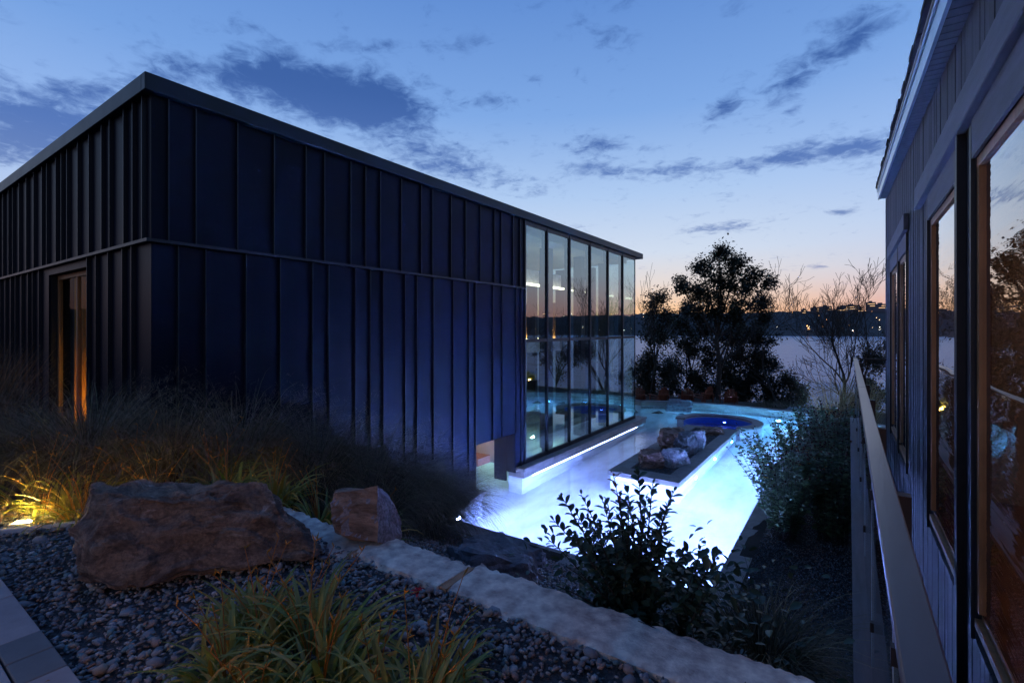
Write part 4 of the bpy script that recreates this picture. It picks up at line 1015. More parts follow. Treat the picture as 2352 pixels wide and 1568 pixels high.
FG = [(-1.55, 1.62, .36, 70, 'orange tipped strap leaved clump beside the pebbles at the foot of the granite wall', .12), (-1.42, 1.36, .44, 80, 'strap leaved clump cut by the bottom edge, furthest right of the dense ones', .13),
      (-2.62, 1.38, .40, 95, 'strap leaved clump in the foreground, leftmost of the three big ones', .13), (-2.22, 1.42, .46, 110, 'strap leaved clump in the middle of the foreground, largest', .15),
      (-1.93, 1.30, .42, 100, 'orange tinged strap leaved clump in the foreground nearest the wall', .14), (-2.42, 1.12, .38, 90, 'strap leaved clump cut by the bottom edge, left of the largest one', .12),
      (-2.02, 1.05, .36, 80, 'strap leaved clump cut by the bottom edge, below the orange tinged one', .12), (-1.36, 1.62, .20, 26, 'small sparse strap leaved tuft at the bottom near the wall', .06),
      (-1.72, 1.42, .32, 70, 'strap leaved clump in the foreground, rightmost of the big ones', .12), (-2.55, 1.62, .34, 70, 'strap leaved clump behind the leftmost big one', .12),
      (-2.90, 1.50, .24, 35, 'small strap leaved tuft between the big boulder and the foreground clumps', .08)]
for i, (x, y, h, n_, lab, sp) in enumerate(FG): lily(x, y, 2.085, h, n_, lab, 300+i, sp, stalks=4 if n_ > 50 else 3)
YL = [(-5.72, 1.42, .50, 95, 'bright yellow lit strap leaved clump at the left edge above the garden light'), (-6.25, 1.25, .55, 80, 'yellow lit strap leaved clump cut by the left edge'), (-5.35, 1.85, .50, 85, 'yellow lit strap leaved clump left of the big boulder'),
      (-6.35, 2.0, .60, 70, 'dim strap leaved clump behind the yellow lit ones at the left edge'), (-4.95, 2.30, .52, 90, 'yellow tipped strap leaved clump behind the left half of the big boulder'), (-4.55, 2.55, .50, 90, 'yellow tipped strap leaved clump behind the middle of the big boulder'),
      (-5.6, 2.45, .58, 80, 'dim strap leaved clump between the yellow lit plants and the grasses'), (-4.15, 2.75, .46, 80, 'dark strap leaved clump behind the right end of the big boulder'), (-3.55, 2.85, .40, 60, 'dark strap leaved clump left of the violet lit boulder')]
for i, (x, y, h, n_, lab) in enumerate(YL): lily(x, y, max(GH(x, y), 1.7), h, n_, lab, 400+i, .16, stalks=6)
tgr = tag(link('flower', npmesh('flower', *[np.concatenate(q) if False else q for q in blade_proto(.05, .02, 1.0, 4)]), M_red), 'single red flower in front of the joint in the granite wall', 'flower')
V_, F_all, nn_ = [], [], 0
for q in range(7):
    V, F = blade_proto(.055, .022, 1.4, 4); V = V@rotm(q*.9, .1*q, 0).T; V_.append(V); F_all.append(F+nn_); nn_ += len(V)
sv, sf = blades(np.array([[0, 0, -.16]]), np.array([2.0]), np.array([1.5]), np.array([.16]), np.array([.005]), np.array([.1]), 5); V_.append(sv); F_all.append(sf+nn_)
old = tgr.data; tgr.data = npmesh('flower', np.concatenate(V_), np.concatenate(F_all)); tgr.data.materials.append(M_red); tgr.location = (-2.13, 2.08, 2.22)

# ------------------------------------------------------------------ glossy leaved shrub
def leaf_mesh(name, L=1.0, W=.55, m=None):
    ts = [0, .18, .42, .68, .88, 1.0]; ws = [.06, .55, .9, 1.0, .62, .05]; V = []
    for t_, w_ in zip(ts, ws):
        z = -.10*t_*t_; V += [(t_*L, -w_*W/2, z+.10*w_), (t_*L, 0, z), (t_*L, w_*W/2, z+.10*w_)]
    F = []
    for i in range(5): F += [(i*3, i*3+1, i*3+4, i*3+3), (i*3+1, i*3+2, i*3+5, i*3+4)]
    me = npmesh(name, V, F, None, True)
    if m: me.materials.append(m)
    return me, np.array(V), np.array(F)
LSH, LV, LF = leaf_mesh('leaf', 1, .55, M_leaf_shrub); LRD, _, _ = leaf_mesh('leaf', 1, .5, M_leaf_red)
def rot_to(d_, roll):
    d_ = d_/np.linalg.norm(d_); up = np.array([0, 0, 1.0]); s_ = np.cross(up, d_); s_ /= np.linalg.norm(s_)+1e-9; u_ = np.cross(d_, s_)
    c, q = math.cos(roll), math.sin(roll); s2 = s_*c+u_*q; u2 = -s_*q+u_*c
    return np.stack([d_, s2, u2], -1)
from mathutils import Matrix
def leafy_shrub(name, base, tips, label, leaf=.07, step=.032, seed=1, maxobj=300, cat='shrub', red_idx=(), m=None, lowfill=0, lowspread=1.0):
    g = np.random.default_rng(seed); t_ = thing(name, label, cat, tuple(base)); items = []; A_ = Acc()
    for ti, tip in enumerate(tips):
        tip = np.array(tip)-np.array(base); mid = tip*.5+np.array([tip[0]*-.12, tip[1]*-.12, .06])+g.normal(0, .02, 3)
        b0 = np.array([g.normal(0, .05), g.normal(0, .05), 0]); q = np.linspace(0, 1, 9)[:, None]
        pts = b0*(1-q)**2+2*mid*q*(1-q)+tip*q**2
        V, F = tube_np(pts, np.linspace(.008, .0022, 9), 5); A_.add(V, F)
        ln = np.linalg.norm(np.diff(pts, axis=0), axis=1).sum(); k_ = max(4, int(ln*.85/step)); a = g.uniform(0, 6)
        for i in range(k_):
            u = 1-.85*(i/k_); fp = u*8; i0 = min(7, int(fp)); p_ = pts[i0]*(1-(fp-i0))+pts[i0+1]*(fp-i0); ax = pts[i0+1]-pts[i0]; ax /= np.linalg.norm(ax)
            a += 2.4+g.normal(0, .25); sd = np.cross(ax, [math.cos(a), math.sin(a), .2]); sd /= np.linalg.norm(sd)
            el_ = .9 if i < 2 else g.uniform(.35, .75); d_ = ax*el_+sd*(1-el_*.5)
            items.append((p_, d_, leaf*g.uniform(.7, 1.15)*(.65 if i < 2 else 1), g.normal(0, .3), ti in red_idx and i < 12, tip[2]*u))
    for i in range(lowfill):
        d_ = g.normal(0, 1, 3); d_[2] = abs(d_[2])*.6; d_ /= np.linalg.norm(d_); p_ = np.array([g.normal(0, .30)*lowspread, g.normal(0, .22)*lowspread, g.uniform(.02, .60)])
        # spread along the picture's horizontal axis
        p_ = np.array([math.cos(ANG)*p_[0]*1.25-math.sin(ANG)*p_[1], math.sin(ANG)*p_[0]*1.25+math.cos(ANG)*p_[1], p_[2]])
        items.append((p_, d_, leaf*g.uniform(.7, 1.1), g.normal(0, .5), False, -1))
    A_.build('stems', M_bark, t_, True)
    items = [it for it in items if it[0][1]+base[1] > 2.74 or it[0][2]+base[2] > 2.42]
    items.sort(key=lambda it: -it[5]); A_ = Acc()
    for i, (p_, d_, s_, ro, rd, _) in enumerate(items):
        Rm = rot_to(np.array(d_), ro)
        if i < maxobj:
            o = link('leaf', LRD if rd else LSH, None, t_)
            if m: pass
            M4 = Matrix([list(Rm[0]*s_)+[p_[0]], list(Rm[1]*s_)+[p_[1]], list(Rm[2]*s_)+[p_[2]], [0, 0, 0, 1]]); o.matrix_local = M4
        else: A_.add(LV@Rm.T*s_+p_, LF)
    if A_.n: A_.build('foliage', m or M_leaf_shrub, t_, True, kind='stuff')
    return t_
tp = [(1290, 1140, 3.15), (1335, 1135, 3.2), (1385, 1150, 3.1), (1425, 1140, 3.2), (1408, 1088, 3.05), (1465, 1078, 3.1), (1500, 1110, 3.0), (1548, 1128, 3.1), (1272, 1195, 3.1), (1350, 1190, 3.0), (1535, 1160, 3.0),
      (1445, 1150, 2.95), (1262, 1240, 3.05), (1310, 1225, 2.95), (1400, 1220, 2.9), (1480, 1190, 2.95), (1530, 1215, 2.95), (1505, 1260, 2.9), (1350, 1280, 2.9), (1435, 1290, 2.85), (1300, 1300, 2.9), (1545, 1310, 2.85), (1280, 1345, 2.9), (1470, 1240, 3.3), (1375, 1250, 3.3), (1440, 1120, 3.25), (1485, 1140, 3.25), (1520, 1175, 3.2), (1420, 1180, 3.25), (1370, 1195, 3.2), (1325, 1180, 3.2), (1500, 1220, 3.2), (1455, 1200, 3.2), (1395, 1150, 3.3), (1540, 1240, 3.2), (1330, 1250, 3.1), (1410, 1270, 3.1), (1500, 1300, 3.1), (1570, 1270, 3.0)]
leafy_shrub('shrub', (-1.13, 3.02, 1.78), [at(*p_) for p_ in tp], 'glossy leaved shrub standing dark against the glowing pool behind the granite wall', leaf=.064, step=.020, seed=5, red_idx=(4,), lowfill=1500)
tp = [(1610, 1255, 2.75), (1640, 1290, 2.7), (1652, 1335, 2.7), (1590, 1320, 2.75), (1625, 1360, 2.7), (1560, 1370, 2.75), (1700, 1345, 3.3)]
leafy_shrub('shrub', (-.88, 3.0, 1.80), [at(*p_) for p_ in tp[:6]], 'smaller shrub with larger leaves at the right of the dark shrub', leaf=.082, step=.03, seed=6, lowfill=260, lowspread=.6)
tp = [(1590, 1440, 2.7), (1680, 1455, 2.75), (1710, 1500, 2.6), (1650, 1480, 2.6), (1575, 1470, 2.6), (1465, 1425, 2.65), (1735, 1520, 2.7)]
leafy_shrub('small_plant', (-.62, 2.80, 1.85), [at(*p_) for p_ in tp], 'low pale leaved plants peeking over the granite wall near the bottom', leaf=.035, step=.012, seed=8, maxobj=0, cat='plant', m=M_pale)
for i, (x, y) in enumerate(((-.45, 3.6),)):
    grass_clump('grass_clump', x, y, GH(x, y), .65, .5, 1100, ['dark grass tuft at the right of the shrubs', 'dark grass tuft at the foot of the walkway, rightmost', 'dark grass tuft behind the shrubs by the pool corner'][i], False, 500+i, .006)

# ------------------------------------------------------------------ seed head perennials beside the pool
def perennial(x, y, h, label, seed, spread=.55, n_=38, flowers=0):
    g = np.random.default_rng(seed); z0 = GH(x, y); t_ = thing('perennial', label, 'plant', (x, y, z0), 0, 'tall seed head perennials beside the pool'); S_ = Acc(); L_ = Acc(); H_ = Acc(); Pt = []
    for i in range(n_):
        a = g.uniform(0, 6.28); r0 = .22*math.sqrt(g.random()); r1 = spread*math.sqrt(g.random())+.1; hh = h*g.uniform(.7, 1.05)
        p0 = np.array([r0*math.cos(a), r0*math.sin(a), 0]); p1 = np.array([r1*math.cos(a), r1*math.sin(a), hh]); q = np.linspace(0, 1, 6)[:, None]
        mid = (p0+p1)/2*np.array([.7, .7, 1.2]); pts = p0*(1-q)**2+2*mid*q*(1-q)+p1*q**2
        V, F = tube_np(pts, np.linspace(.006, .002, 6), 4); S_.add(V, F)
        for b_ in range(3):
            hp = pts[5-(b_ > 0)]+np.array([g.normal(0, .06), g.normal(0, .06), g.uniform(.0, .12)])*(b_ > 0)
            if b_: 
                V, F = tube_np([pts[4], (pts[4]+hp)/2+np.array([0, 0, .01]), hp], [.002, .0015, .0012], 4); S_.add(V, F)
            V, F = ICO1; H_.add(V*np.array([.017, .017, .015])*g.uniform(.8, 1.3)+hp, F)
            if g.random() < flowers: Pt.append(hp)
        for k_ in range(58):
            u = g.uniform(.05, .9)**.8*5; i0 = min(4, int(u)); p_ = pts[i0]*(1-u+i0)+pts[i0+1]*(u-i0); d_ = g.normal(0, 1, 3); d_[2] = abs(d_[2])*.3
            s_ = g.uniform(.05, .12)*(1.2-.5*u/5); L_.add(LV@rot_to(d_, g.normal(0, .6)).T*np.array([s_]*3)+p_, LF)
    S_.build('stems', M_bark, t_, True); H_.build('seed_heads', M_seed, t_, True, kind='stuff'); L_.build('foliage', M_peren, t_, True, kind='stuff')
    for p_ in Pt:
        V_, F_2, k0 = [], [], 0
        for q in range(8):
            V, F = blade_proto(.05, .02, 1.0, 3); V_.append(V@rotm(q*.785, .9, 0).T+p_); F_2.append(F+k0); k0 += len(V)
        link('petals', npmesh('petals', np.concatenate(V_), np.concatenate(F_2)), M_petal, t_)
PR_ = [(-1.0, 10.1, 1.75, 'seed head plant leaning over the coping, nearest clump', .06), (-.25, 10.4, 2.0, 'seed head plant against the glass rail, nearest one', .05), (-1.15, 11.6, 1.7, 'seed head plant leaning far over the water', .03), (-.30, 12.0, 2.1, 'bushy green plant against the glass rail, second from the front', .02),
       (-.9, 13.4, 1.7, 'seed head plant in the middle of the bed by the pool', .0), (-.25, 13.9, 2.05, 'bushy green plant against the rail, third from the front', .02), (-.75, 15.6, 1.8, 'seed head plant in front of the far pool lamp', .0), (-.1, 16.4, 2.1, 'bushy plant below the buff reed grass', 0)]
for i, (x, y, h, lab, fl) in enumerate(PR_): perennial(x, y, h, lab, 600+i, .9 if x < -.6 else .62, 52, fl)
grass_clump('reed_grass', -.35, 19.0, 0, 2.05, .7, 900, 'upright buff reed grass beside the end of the glass rail', True, 650, .006, (2.5, 2.0, 1.4), upright=True, group='reed grasses')
grass_clump('reed_grass', .35, 20.5, 0, 2.0, .7, 700, 'upright buff reed grass beyond the seed head plants', True, 651, .006, (2.5, 2.0, 1.4), upright=True, group='reed grasses')
for i, (x, y, h) in enumerate(((-5.3, 25.4, .55), (-4.0, 25.6, .55), (-3.0, 25.4, .7), (-2.2, 26.2, .8), (-3.4, 26.6, .7), (-8.2, 25.2, .5), (-9.3, 24.7, .5))):
    grass_clump('grass_clump', x, y, -.12, h, .9, 500, ['grass tuft behind the curved wall right of the grey boulder', 'grass tuft behind the curved wall in front of the last chair', 'yellowish grass tuft above the hot tub', 'yellowish grass tuft left of the broad grey boulder',
                'tuft of grass under the slender bare tree', 'grass tuft by the second chair', 'grass tuft by the chair next to the hall'][i], False, 660+i, .012)

# ================================================================== TREES
def grow(g, start, d_, L, r_, depth, out, tips, spread=.6, up=.15, nseg=5, taper=.6, kids=3, wig=.12):
    pts = [np.array(start, float)]; d_ = np.array(d_, float); d_ /= np.linalg.norm(d_)
    for i in range(nseg):
        d_ = d_+g.normal(0, wig, 3)+np.array([0, 0, up*.3]); d_ /= np.linalg.norm(d_); pts.append(pts[-1]+d_*L/nseg)
    rad = np.linspace(r_, r_*taper, nseg+1); out.append((depth, pts, rad))
    if depth == 0: tips.append((pts, d_)); return
    for k_ in range(kids):
        i = nseg if k_ == 0 else g.integers(max(1, nseg//3), nseg+1)
        a = g.uniform(0, 6.28); pv = np.cross(d_, [math.cos(a), math.sin(a), .3]); pv /= np.linalg.norm(pv); sp = spread*(g.uniform(.2, .5) if k_ == 0 else g.uniform(.7, 1.3))
        nd = d_+pv*sp+np.array([0, 0, up]); grow(g, pts[i], nd, L*g.uniform(.62, .85), rad[i]*(.78 if k_ == 0 else .58), depth-1, out, tips, spread, up, nseg, taper, kids, wig)
LQ = np.array([(0, 0, 0), (.5, -.32, .06), (1, 0, 0), (.5, .32, .06)]); LQF = np.array([(0, 1, 2, 3)])
def tree(name, label, x, y, z, trunks, depth, leaves, leafsize, seed, group=None, kids=3, spread=.6, up=.15, fork=None, cl=.28, leafm=None, wig=.12, minr=.004):
    g = np.random.default_rng(seed); t_ = thing(name, label, 'tree', (x, y, z), 0, group); out = []; tips = []
    for (ox, oy, d_, L, r_) in trunks: grow(g, (ox, oy, 0), d_, L, r_, depth, out, tips, spread, up, 5, .62, kids, wig)
    T = Acc(); B = Acc()
    for dep, pts, rad in out:
        rr = np.maximum(rad, minr); V, F = tube_np(pts, rr, 7 if dep >= depth-1 else 4); (T if dep == depth else B).add(V, F)
    T.build('trunk', M_bark, t_, True)
    if B.n: B.build('branches', M_bark, t_, True, kind='stuff')
    if leaves:
        per = leaves//len(tips)+1; C_, n0 = [], 0
        P_ = []; 
        for pts, d_ in tips:
            pa = np.array(pts); idx = g.integers(1, len(pa), per); P_.append(pa[idx]+g.normal(0, cl, (per, 3))*g.uniform(.3, 1, (per, 1)))
        P_ = np.concatenate(P_); n_ = len(P_); a, b_, c = g.uniform(0, 6.28, n_), g.uniform(-1.2, .8, n_), g.uniform(-.8, .8, n_); s_ = leafsize*g.uniform(.6, 1.35, n_)
        ux = np.stack([np.cos(a)*np.cos(b_), np.sin(a)*np.cos(b_), np.sin(b_)], -1); sx_ = np.stack([-np.sin(a), np.cos(a), c*.6], -1); sx_ /= np.linalg.norm(sx_, axis=1)[:, None]
        V = P_[:, None]+s_[:, None, None]*(LQ[None, :, 0:1]*ux[:, None]+LQ[None, :, 1:2]*sx_[:, None])+np.array([0, 0, 1])*LQ[None, :, 2:3]*s_[:, None, None]
        F = np.arange(n_*4).reshape(-1, 4); link('crown', npmesh('crown', V.reshape(-1, 3), F), leafm or M_leaf_tree, t_, kind='stuff')
    return t_
def gp(px_x, dist):
    r_ = ray(px_x, CYP)*dist; return float(r_[0]), float(r_[1])
G_ = 'leafy trees on the river bank'
def gz_(x, y): return GH(x, y)

def shaped_tree(name, label, cat, px_x, dist, lobes, per, leafsize, seed, group, trunk_r=.14, fork_z=.35, dens=1.75, twigs=0):
    """trunk and limbs grown towards lobes of foliage; lobes = (px, py, radius in metres)"""
    g = np.random.default_rng(seed); x, y = gp(px_x, dist); z = gz_(x, y)-.1; O = np.array([x, y, z]); t_ = thing(name, label, cat, tuple(O), 0, group)
    T = Acc(); B = Acc(); P_ = []
    top = max(at(a, b_, dist)[2] for a, b_, _ in lobes)-z
    spine = np.array([(g.normal(0, .05)*i, g.normal(0, .05)*i, top*.86*i/7) for i in range(8)]); V, F = tube_np(spine, np.linspace(trunk_r, trunk_r*.18, 8), 8); T.add(V, F)
    for (a, b_, rad) in lobes:
        c = at(a, b_, dist+g.uniform(-1.2, 1.2)*min(1.5, rad))-O
        h0 = np.clip(c[2]*g.uniform(.35, .65), .15, top*.8); fi = h0/(top*.86)*7; i0 = min(6, int(fi)); p0 = spine[i0]*(1-fi+i0)+spine[i0+1]*(fi-i0)
        q = np.linspace(0, 1, 7)[:, None]; mid = (p0+c)/2+np.array([0, 0, -.12*np.linalg.norm(c-p0)])+g.normal(0, .08, 3); br = p0*(1-q)**2+2*mid*q*(1-q)+c*q**2
        V, F = tube_np(br, np.linspace(trunk_r*.42, .018, 7), 5); B.add(V, F)
        ns = max(5, int(13*rad*dens))
        for k_ in range(ns):
            d_ = g.normal(0, 1, 3); d_ /= np.linalg.norm(d_); e = c+d_*rad*g.uniform(.35, 1.12); i0 = g.integers(3, 7); m2 = (br[i0]+e)/2+g.normal(0, .08, 3)
            tw = np.array([br[i0], m2, e]); V, F = tube_np(tw, [.016, .010, .005], 4); B.add(V, F)
            for q2 in range(3):
                e2 = e+g.normal(0, .22*rad**.5, 3); V, F = tube_np([m2*.3+e*.7, e2], [.007, .004], 3); B.add(V, F)
                P_.append(e2+g.normal(0, 1, (per, 3))*g.uniform(.10, .24)); P_.append(tw[1]*.4+e*.6+g.normal(0, .12, (per//3, 3)))
    T.build('trunk', M_bark, t_, True); B.build('branches', M_bark, t_, True, kind='stuff')
    P_ = np.concatenate(P_); n_ = len(P_); a, b_, c = g.uniform(0, 6.28, n_), g.uniform(-1.2, .8, n_), g.uniform(-.8, .8, n_); s_ = leafsize*g.uniform(.6, 1.35, n_)
    ux = np.stack([np.cos(a)*np.cos(b_), np.sin(a)*np.cos(b_), np.sin(b_)], -1); sx_ = np.stack([-np.sin(a), np.cos(a), c*.6], -1); sx_ /= np.linalg.norm(sx_, axis=1)[:, None]
    V = P_[:, None]+s_[:, None, None]*(LQ[None, :, 0:1]*ux[:, None]+LQ[None, :, 1:2]*sx_[:, None])
    link('crown', npmesh('crown', V.reshape(-1, 3), np.arange(n_*4).reshape(-1, 4)), M_leaf_tree, t_, kind='stuff'); return t_
SH = [('leafy_tree', 'tall round crowned leafy tree in the centre of the river bank', 1650, 30, [(1652, 578, .55), (1612, 610, .65), (1690, 600, .7), (1655, 640, .9), (1728, 628, .55), (1765, 648, .35), (1600, 668, .8), (1562, 655, .45), (1700, 670, .9), (1748, 690, .6), (1640, 700, .8), (1590, 722, .5), (1690, 728, .7), (1755, 728, .4)], 15, .17, 71, .17),
      ('leafy_tree', 'slim leafy tree left of the tall one, its crown merging with it', 1580, 32, [(1575, 700, .5), (1560, 745, .7), (1610, 760, .8), (1575, 800, .9), (1625, 815, .9), (1548, 845, .8), (1600, 870, .8)], 15, .16, 72, .11),
      ('leafy_tree', 'thinly leaved tree with bare top twigs beside the corner of the glass hall', 1503, 29, [(1515, 685, .45), (1500, 712, .5), (1525, 730, .5), (1490, 760, .6), (1520, 775, .6), (1495, 820, .75), (1530, 850, .8), (1480, 870, .6)], 13, .15, 73, .10),
      ('leafy_tree', 'lower leafy tree right of the tall one', 1690, 33, [(1665, 770, .8), (1710, 765, .9), (1745, 775, .8), (1690, 815, .9), (1735, 820, .9), (1765, 835, .6), (1665, 850, .8), (1712, 862, .8)], 15, .17, 74, .11)]
for nm, lab, pxx, dd, lb, per, ls, sd, tr_ in SH: shaped_tree(nm, lab, 'tree', pxx, dd, lb, int(per*1.6), ls*1.0, sd, G_, tr_)
for i, (pxx, dd, lb, lab) in enumerate(((1478, 30, [(1475, 850, .7), (1490, 890, .7), (1470, 915, .6)], 'leafy bush beside the corner of the glass hall'), (1545, 31, [(1540, 880, .7), (1570, 905, .7), (1520, 915, .6)], 'leafy bush behind the chairs, left of the tall tree'),
                                      (1625, 32, [(1615, 890, .7), (1640, 905, .7), (1600, 915, .5)], 'leafy bush under the tall tree'), (1700, 31, [(1685, 880, .8), (1720, 890, .8), (1700, 915, .7)], 'leafy bush right of the trunk of the tall tree'),
                                      (1765, 31, [(1750, 870, .7), (1780, 890, .7), (1765, 918, .7)], 'leafy bush at the foot of the slender bare tree'), (1815, 30, [(1808, 870, .45), (1830, 895, .5), (1812, 920, .6), (1840, 925, .4)], 'last leafy bush at the right of the row'),
                                      (1998, 33, [(1990, 880, .5), (2010, 905, .7), (1975, 925, .6)], 'leafy bush beyond the end of the rail'))):
    shaped_tree('bush', lab, 'bush', pxx, dd, lb, 24, .16, 180+i, 'leafy bushes along the river bank', .05)
x, y = gp(1790, 29); tree('bare_tree', 'slender bare tree leaning right over the river', x, y, gz_(x, y)-.1, [(0, 0, (.03, 0, 1), 3.0, .085)], 5, 0, 0, 96, 'bare trees by the river', 3, .62, .10, wig=.13, minr=.009)
x, y = gp(1925, 27); tree('bare_tree', 'wide bare tree with two stems right in front of the river', x, y, gz_(x, y)-.1, [(0, 0, (-.02, 0, 1), 2.9, .12), (.15, 0, (.42, .25, 1), 2.9, .11)], 6, 0, 0, 94, 'bare trees by the river', 3, .55, .12, wig=.13, minr=.008)
x, y = gp(1492, 28); tree('bare_tree', 'fine bare twigs rising beside the corner of the glass hall', x, y, gz_(x, y)-.1, [(0, 0, (.02, 0, 1), 2.5, .05)], 4, 0, 0, 93, 'bare trees by the river', 3, .4, .25, minr=.007)
# trees further right, seen mirrored in the glass hall and beyond the rail
for i, (x, y, kind) in enumerate(((3.2, 31, 1), (7.0, 30, 0), (10.5, 31, 1), (5.2, 34, 0), (13.5, 32, 1), (17, 34, 0))):
    if kind: tree('leafy_tree', ['leafy tree mirrored in the third bay of the glass hall', '', 'leafy tree mirrored in the second bay of the glass hall', '', 'leafy tree mirrored in the first bay of the glass hall'][i], x, y, gz_(x, y)-.1, [(0, 0, (0, 0, 1), 1.8, .09)], 4, 5000, .15, 120+i, G_, 3, .7, .04, cl=.3)
    else: tree('bare_tree', {1: 'bare tree mirrored in the middle of the glass hall', 3: 'bare tree mirrored at the right end of the glass hall', 5: 'bare tree mirrored at the left end of the glass hall'}[i], x, y, gz_(x, y)-.1, [(0, 0, (0, 0, 1), 2.3, .10)], 5, 0, 0, 130+i, 'bare trees by the river', 3, .6, .1, minr=.009)

# ------------------------------------------------------------------ adirondack chairs
def make_chair(label):
    t_ = thing('garden_chair', label, 'chair', (0, 0, 0), 0, 'slatted garden chairs facing the river')
    for i in range(5):
        xw = (i-2)*.115; top = .98-.022*(i-2)**2*1.6
        V = [(xw-.052, -.30, .25), (xw+.052, -.30, .25), (xw+.052, -.55-(top-.98)*.3, top), (xw-.052, -.55-(top-.98)*.3, top)]; V += [(a, b_+.02, c+.008) for a, b_, c in V]
        link('back_slat', mesh('back_slat', V, [(0, 1, 2, 3), (7, 6, 5, 4), (0, 4, 5, 1), (1, 5, 6, 2), (2, 6, 7, 3), (3, 7, 4, 0)]), M_redwood, t_)
    for i in range(5): lbox('seat_slat', -.28, .28, -.26+i*.115, -.16+i*.115, .26+i*.022, .28+i*.022, M_redwood, t_)
    for s_ in (-1, 1):
        lbox('arm', s_*.36-.06, s_*.36+.06, -.42, .36, .52, .545, M_redwood, t_); lbox('leg', s_*.34-.02, s_*.34+.02, .22, .31, 0, .518, M_redwood, t_); lbox('leg', s_*.30-.02, s_*.30+.02, -.50, -.40, 0, .50, M_redwood, t_)
    lbox('back_rail', -.30, .30, -.47, -.445, .56, .63, M_redwood, t_)
    return t_
CH = [(1465, 25.2, 'garden chair half hidden by the corner of the glass hall'), (1513, 25.3, 'garden chair left of the grey boulder, second from the hall'), (1576, 25.0, 'garden chair right of the grey boulder'), (1612, 25.6, 'garden chair turned slightly, fourth from the hall'),
      (1673, 24.6, 'rightmost garden chair, standing under the tall tree')]
for i, (pxx, dd, lab) in enumerate(CH):
    c0 = make_chair(lab) if i == 0 else None
    if i == 0: proto = c0; ch_ = c0
    else:
        ch_ = proto.copy(); COL.objects.link(ch_); ch_['label'] = lab
        for c in proto.children: cc_ = c.copy(); COL.objects.link(cc_); cc_.parent = ch_
    x, y = gp(pxx, dd); ch_.location = (x, y, -.10); ch_.rotation_euler = (0, 0, R([30, 50, 22, 62, 25][i]))

# ------------------------------------------------------------------ lit planters on the terrace to the right (mirrored in the hall)
M_garl = emit('planter_lamp', (1.0, .60, .12), 160)
link('terrace', mesh('terrace', [(1.9, 21.5, .03), (24, 21.5, .03), (24, 29, .03), (3.2, 29, .03)], [(0, 1, 2, 3)]), M_terrace, kind='structure')
for i, (x, y, lab) in enumerate(((2.0, 26.0, 'square planter with yellow lit shrub, mirrored in the glass near the metal wall'), (3.4, 27.6, 'square planter with yellow lit shrub, standing just behind the first one'), (5.6, 28.0, 'square planter with yellow lit shrub, at the far edge of the terrace'))):
    pl = thing('terrace_planter', lab, 'planter', (x, y, .03), 0, 'lit planters on the terrace')
    V = [(-.28, -.28, 0), (.28, -.28, 0), (.28, .28, 0), (-.28, .28, 0), (-.38, -.38, .6), (.38, -.38, .6), (.38, .38, .6), (-.38, .38, .6)]
    link('pot', mesh('pot', V, [(3, 2, 1, 0), (4, 5, 6, 7), (0, 1, 5, 4), (1, 2, 6, 5), (2, 3, 7, 6), (3, 0, 4, 7)]), M_black, pl)
    lbox('lamp', -.10, -.04, -.34, -.28, .61, .67, M_garl, pl)
    g = np.random.default_rng(i); n_ = 260; V, F = blades(g.normal(0, .08, (n_, 3))*np.array([1, 1, 0])+np.array([0, 0, .6]), g.uniform(0, 6.28, n_), g.uniform(.7, 1.5, n_), g.uniform(.3, .6, n_), np.full(n_, .03), g.uniform(.3, 1.5, n_), 4)
    sh = tag(link('planter_plant', npmesh('planter_plant', V, F, np.ones((len(V), 3))*2), M_lily), 'yellow lit leafy plant growing in the '+['nearest', 'middle', 'furthest'][i]+' terrace planter', 'plant', 'plants in the lit planters'); sh.location = (x, y, .05)

# ------------------------------------------------------------------ the town on the far shore
M_tl = [emit('town_lamp_warm', (1.0, .55, .22), 9), emit('town_lamp_white', (1.0, .9, .7), 9), emit('town_lamp_orange', (1.0, .40, .12), 8)]
LMsh = []
for mm_ in M_tl:
    V, F = ICO1; me = npmesh('distant_lamp', V, F, None, True); me.materials.append(mm_); LMsh.append(me)
g = random.Random(5)
def far_pt(pxx, z_):
    a = ANG*1.0; r_ = ray(pxx, CYP); an = math.atan2(r_[1], r_[0])
    zz = [p_[1] for p_ in prof]; rr = [p_[0] for p_ in prof]; d_ = float(np.interp(z_, zz[:6], rr[:6]))-14
    return math.cos(an)*d_, math.sin(an)*d_
lights = [(g.uniform(1462, 2036), g.uniform(18, 42), g.randrange(3)) for _ in range(12)]+[(g.uniform(1780, 2036), g.uniform(-2, 8), g.randrange(3)) for _ in range(12)]
lights += [(1478, 38, 1), (1888, 10, 0), (1890, 6, 2), (1880, 2, 2), (1950, 8, 0), (1987, 6, 0), (1935, 4, 2), (1812, 9, 0), (1860, 2, 2), (1658, 2, 0)]
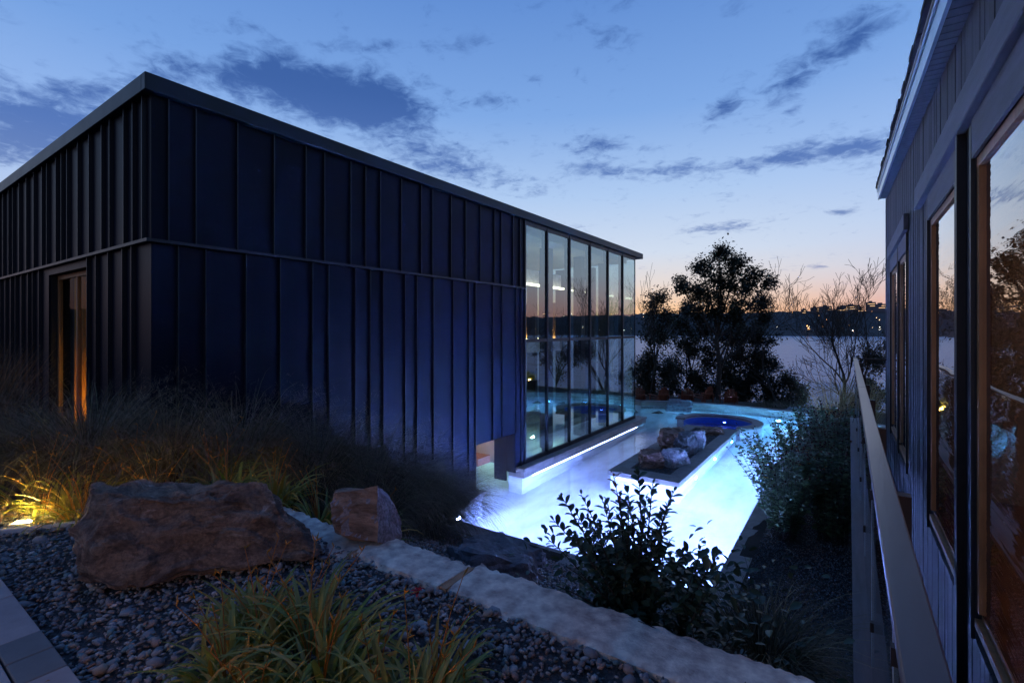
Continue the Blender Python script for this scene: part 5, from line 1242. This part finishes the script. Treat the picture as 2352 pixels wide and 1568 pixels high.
for pxx, z_, k_ in lights:
    x, y = far_pt(pxx, z_); o = link('distant_lamp', LMsh[k_], None); o.location = (x, y, z_+3); s_ = g.choice((.3, .4, .55, .9)); o.scale = (s_,)*3
    tag(o, 'tiny town light glowing on the far river shore', 'street light', 'town lights on the far shore')
for i in range(60):   # town further round to the right, mirrored in the glass
    an = R(90)-R(g.uniform(6, 62)); z_ = g.choice((g.uniform(-1, 8), g.uniform(30, 40))); zz = [p_[1] for p_ in prof]; d_ = float(np.interp(z_, zz[:6], [p_[0] for p_ in prof][:6]))-14
    o = link('distant_lamp', LMsh[g.randrange(3)], None); o.location = (math.cos(an)*d_, math.sin(an)*d_, z_+3); o.scale = (g.choice((.5, .8, 1.0)),)*3
    tag(o, 'tiny town light glowing on the far river shore', 'street light', 'town lights on the far shore')
M_litwin = emit('lit_window', (1.0, .6, .3), 1.2)
for i, (pxx, w_, h_, lab) in enumerate(((1872, 16, 12, 'low far apartment block above the slender bare tree'), (1896, 22, 14, 'far apartment block left of the wide bare tree'), (1846, 10, 9, 'smallest far block on the ridge'), (1935, 20, 13, 'far apartment block behind the wide bare tree'), (1955, 26, 15, 'long far apartment block right of the wide bare tree'),
                                         (2000, 16, 20, 'tallest far tower near the corner of the timber building'), (2022, 22, 16, 'far apartment block touching the corner of the timber building'), (1975, 12, 11, 'low far block between the long one and the tower'), (1700, 14, 8, 'low far block behind the tall leafy tree'))):
    r_ = ray(pxx, CYP); an = math.atan2(r_[1], r_[0]); d_ = 1175; bx, by = math.cos(an)*d_, math.sin(an)*d_
    t_ = thing('apartment_block', lab, 'building', (bx, by, 32), an-R(90), 'far apartment blocks on the ridge')
    lbox('wall', -w_/2, w_/2, -6, 6, 0, h_+5, M_tower, t_); lbox('roof_box', -w_*.2, w_*.15, -3, 3, h_+5.01, h_+7.5, M_tower, t_)
    for q in range(2): lbox('window', g.uniform(-w_/2+1, w_/2-3), g.uniform(-w_/2+3, w_/2-1)*.0+w_/2-1.5, -6.1, -6.02, h_+1-q*4, h_+2.1-q*4, M_litwin, t_)
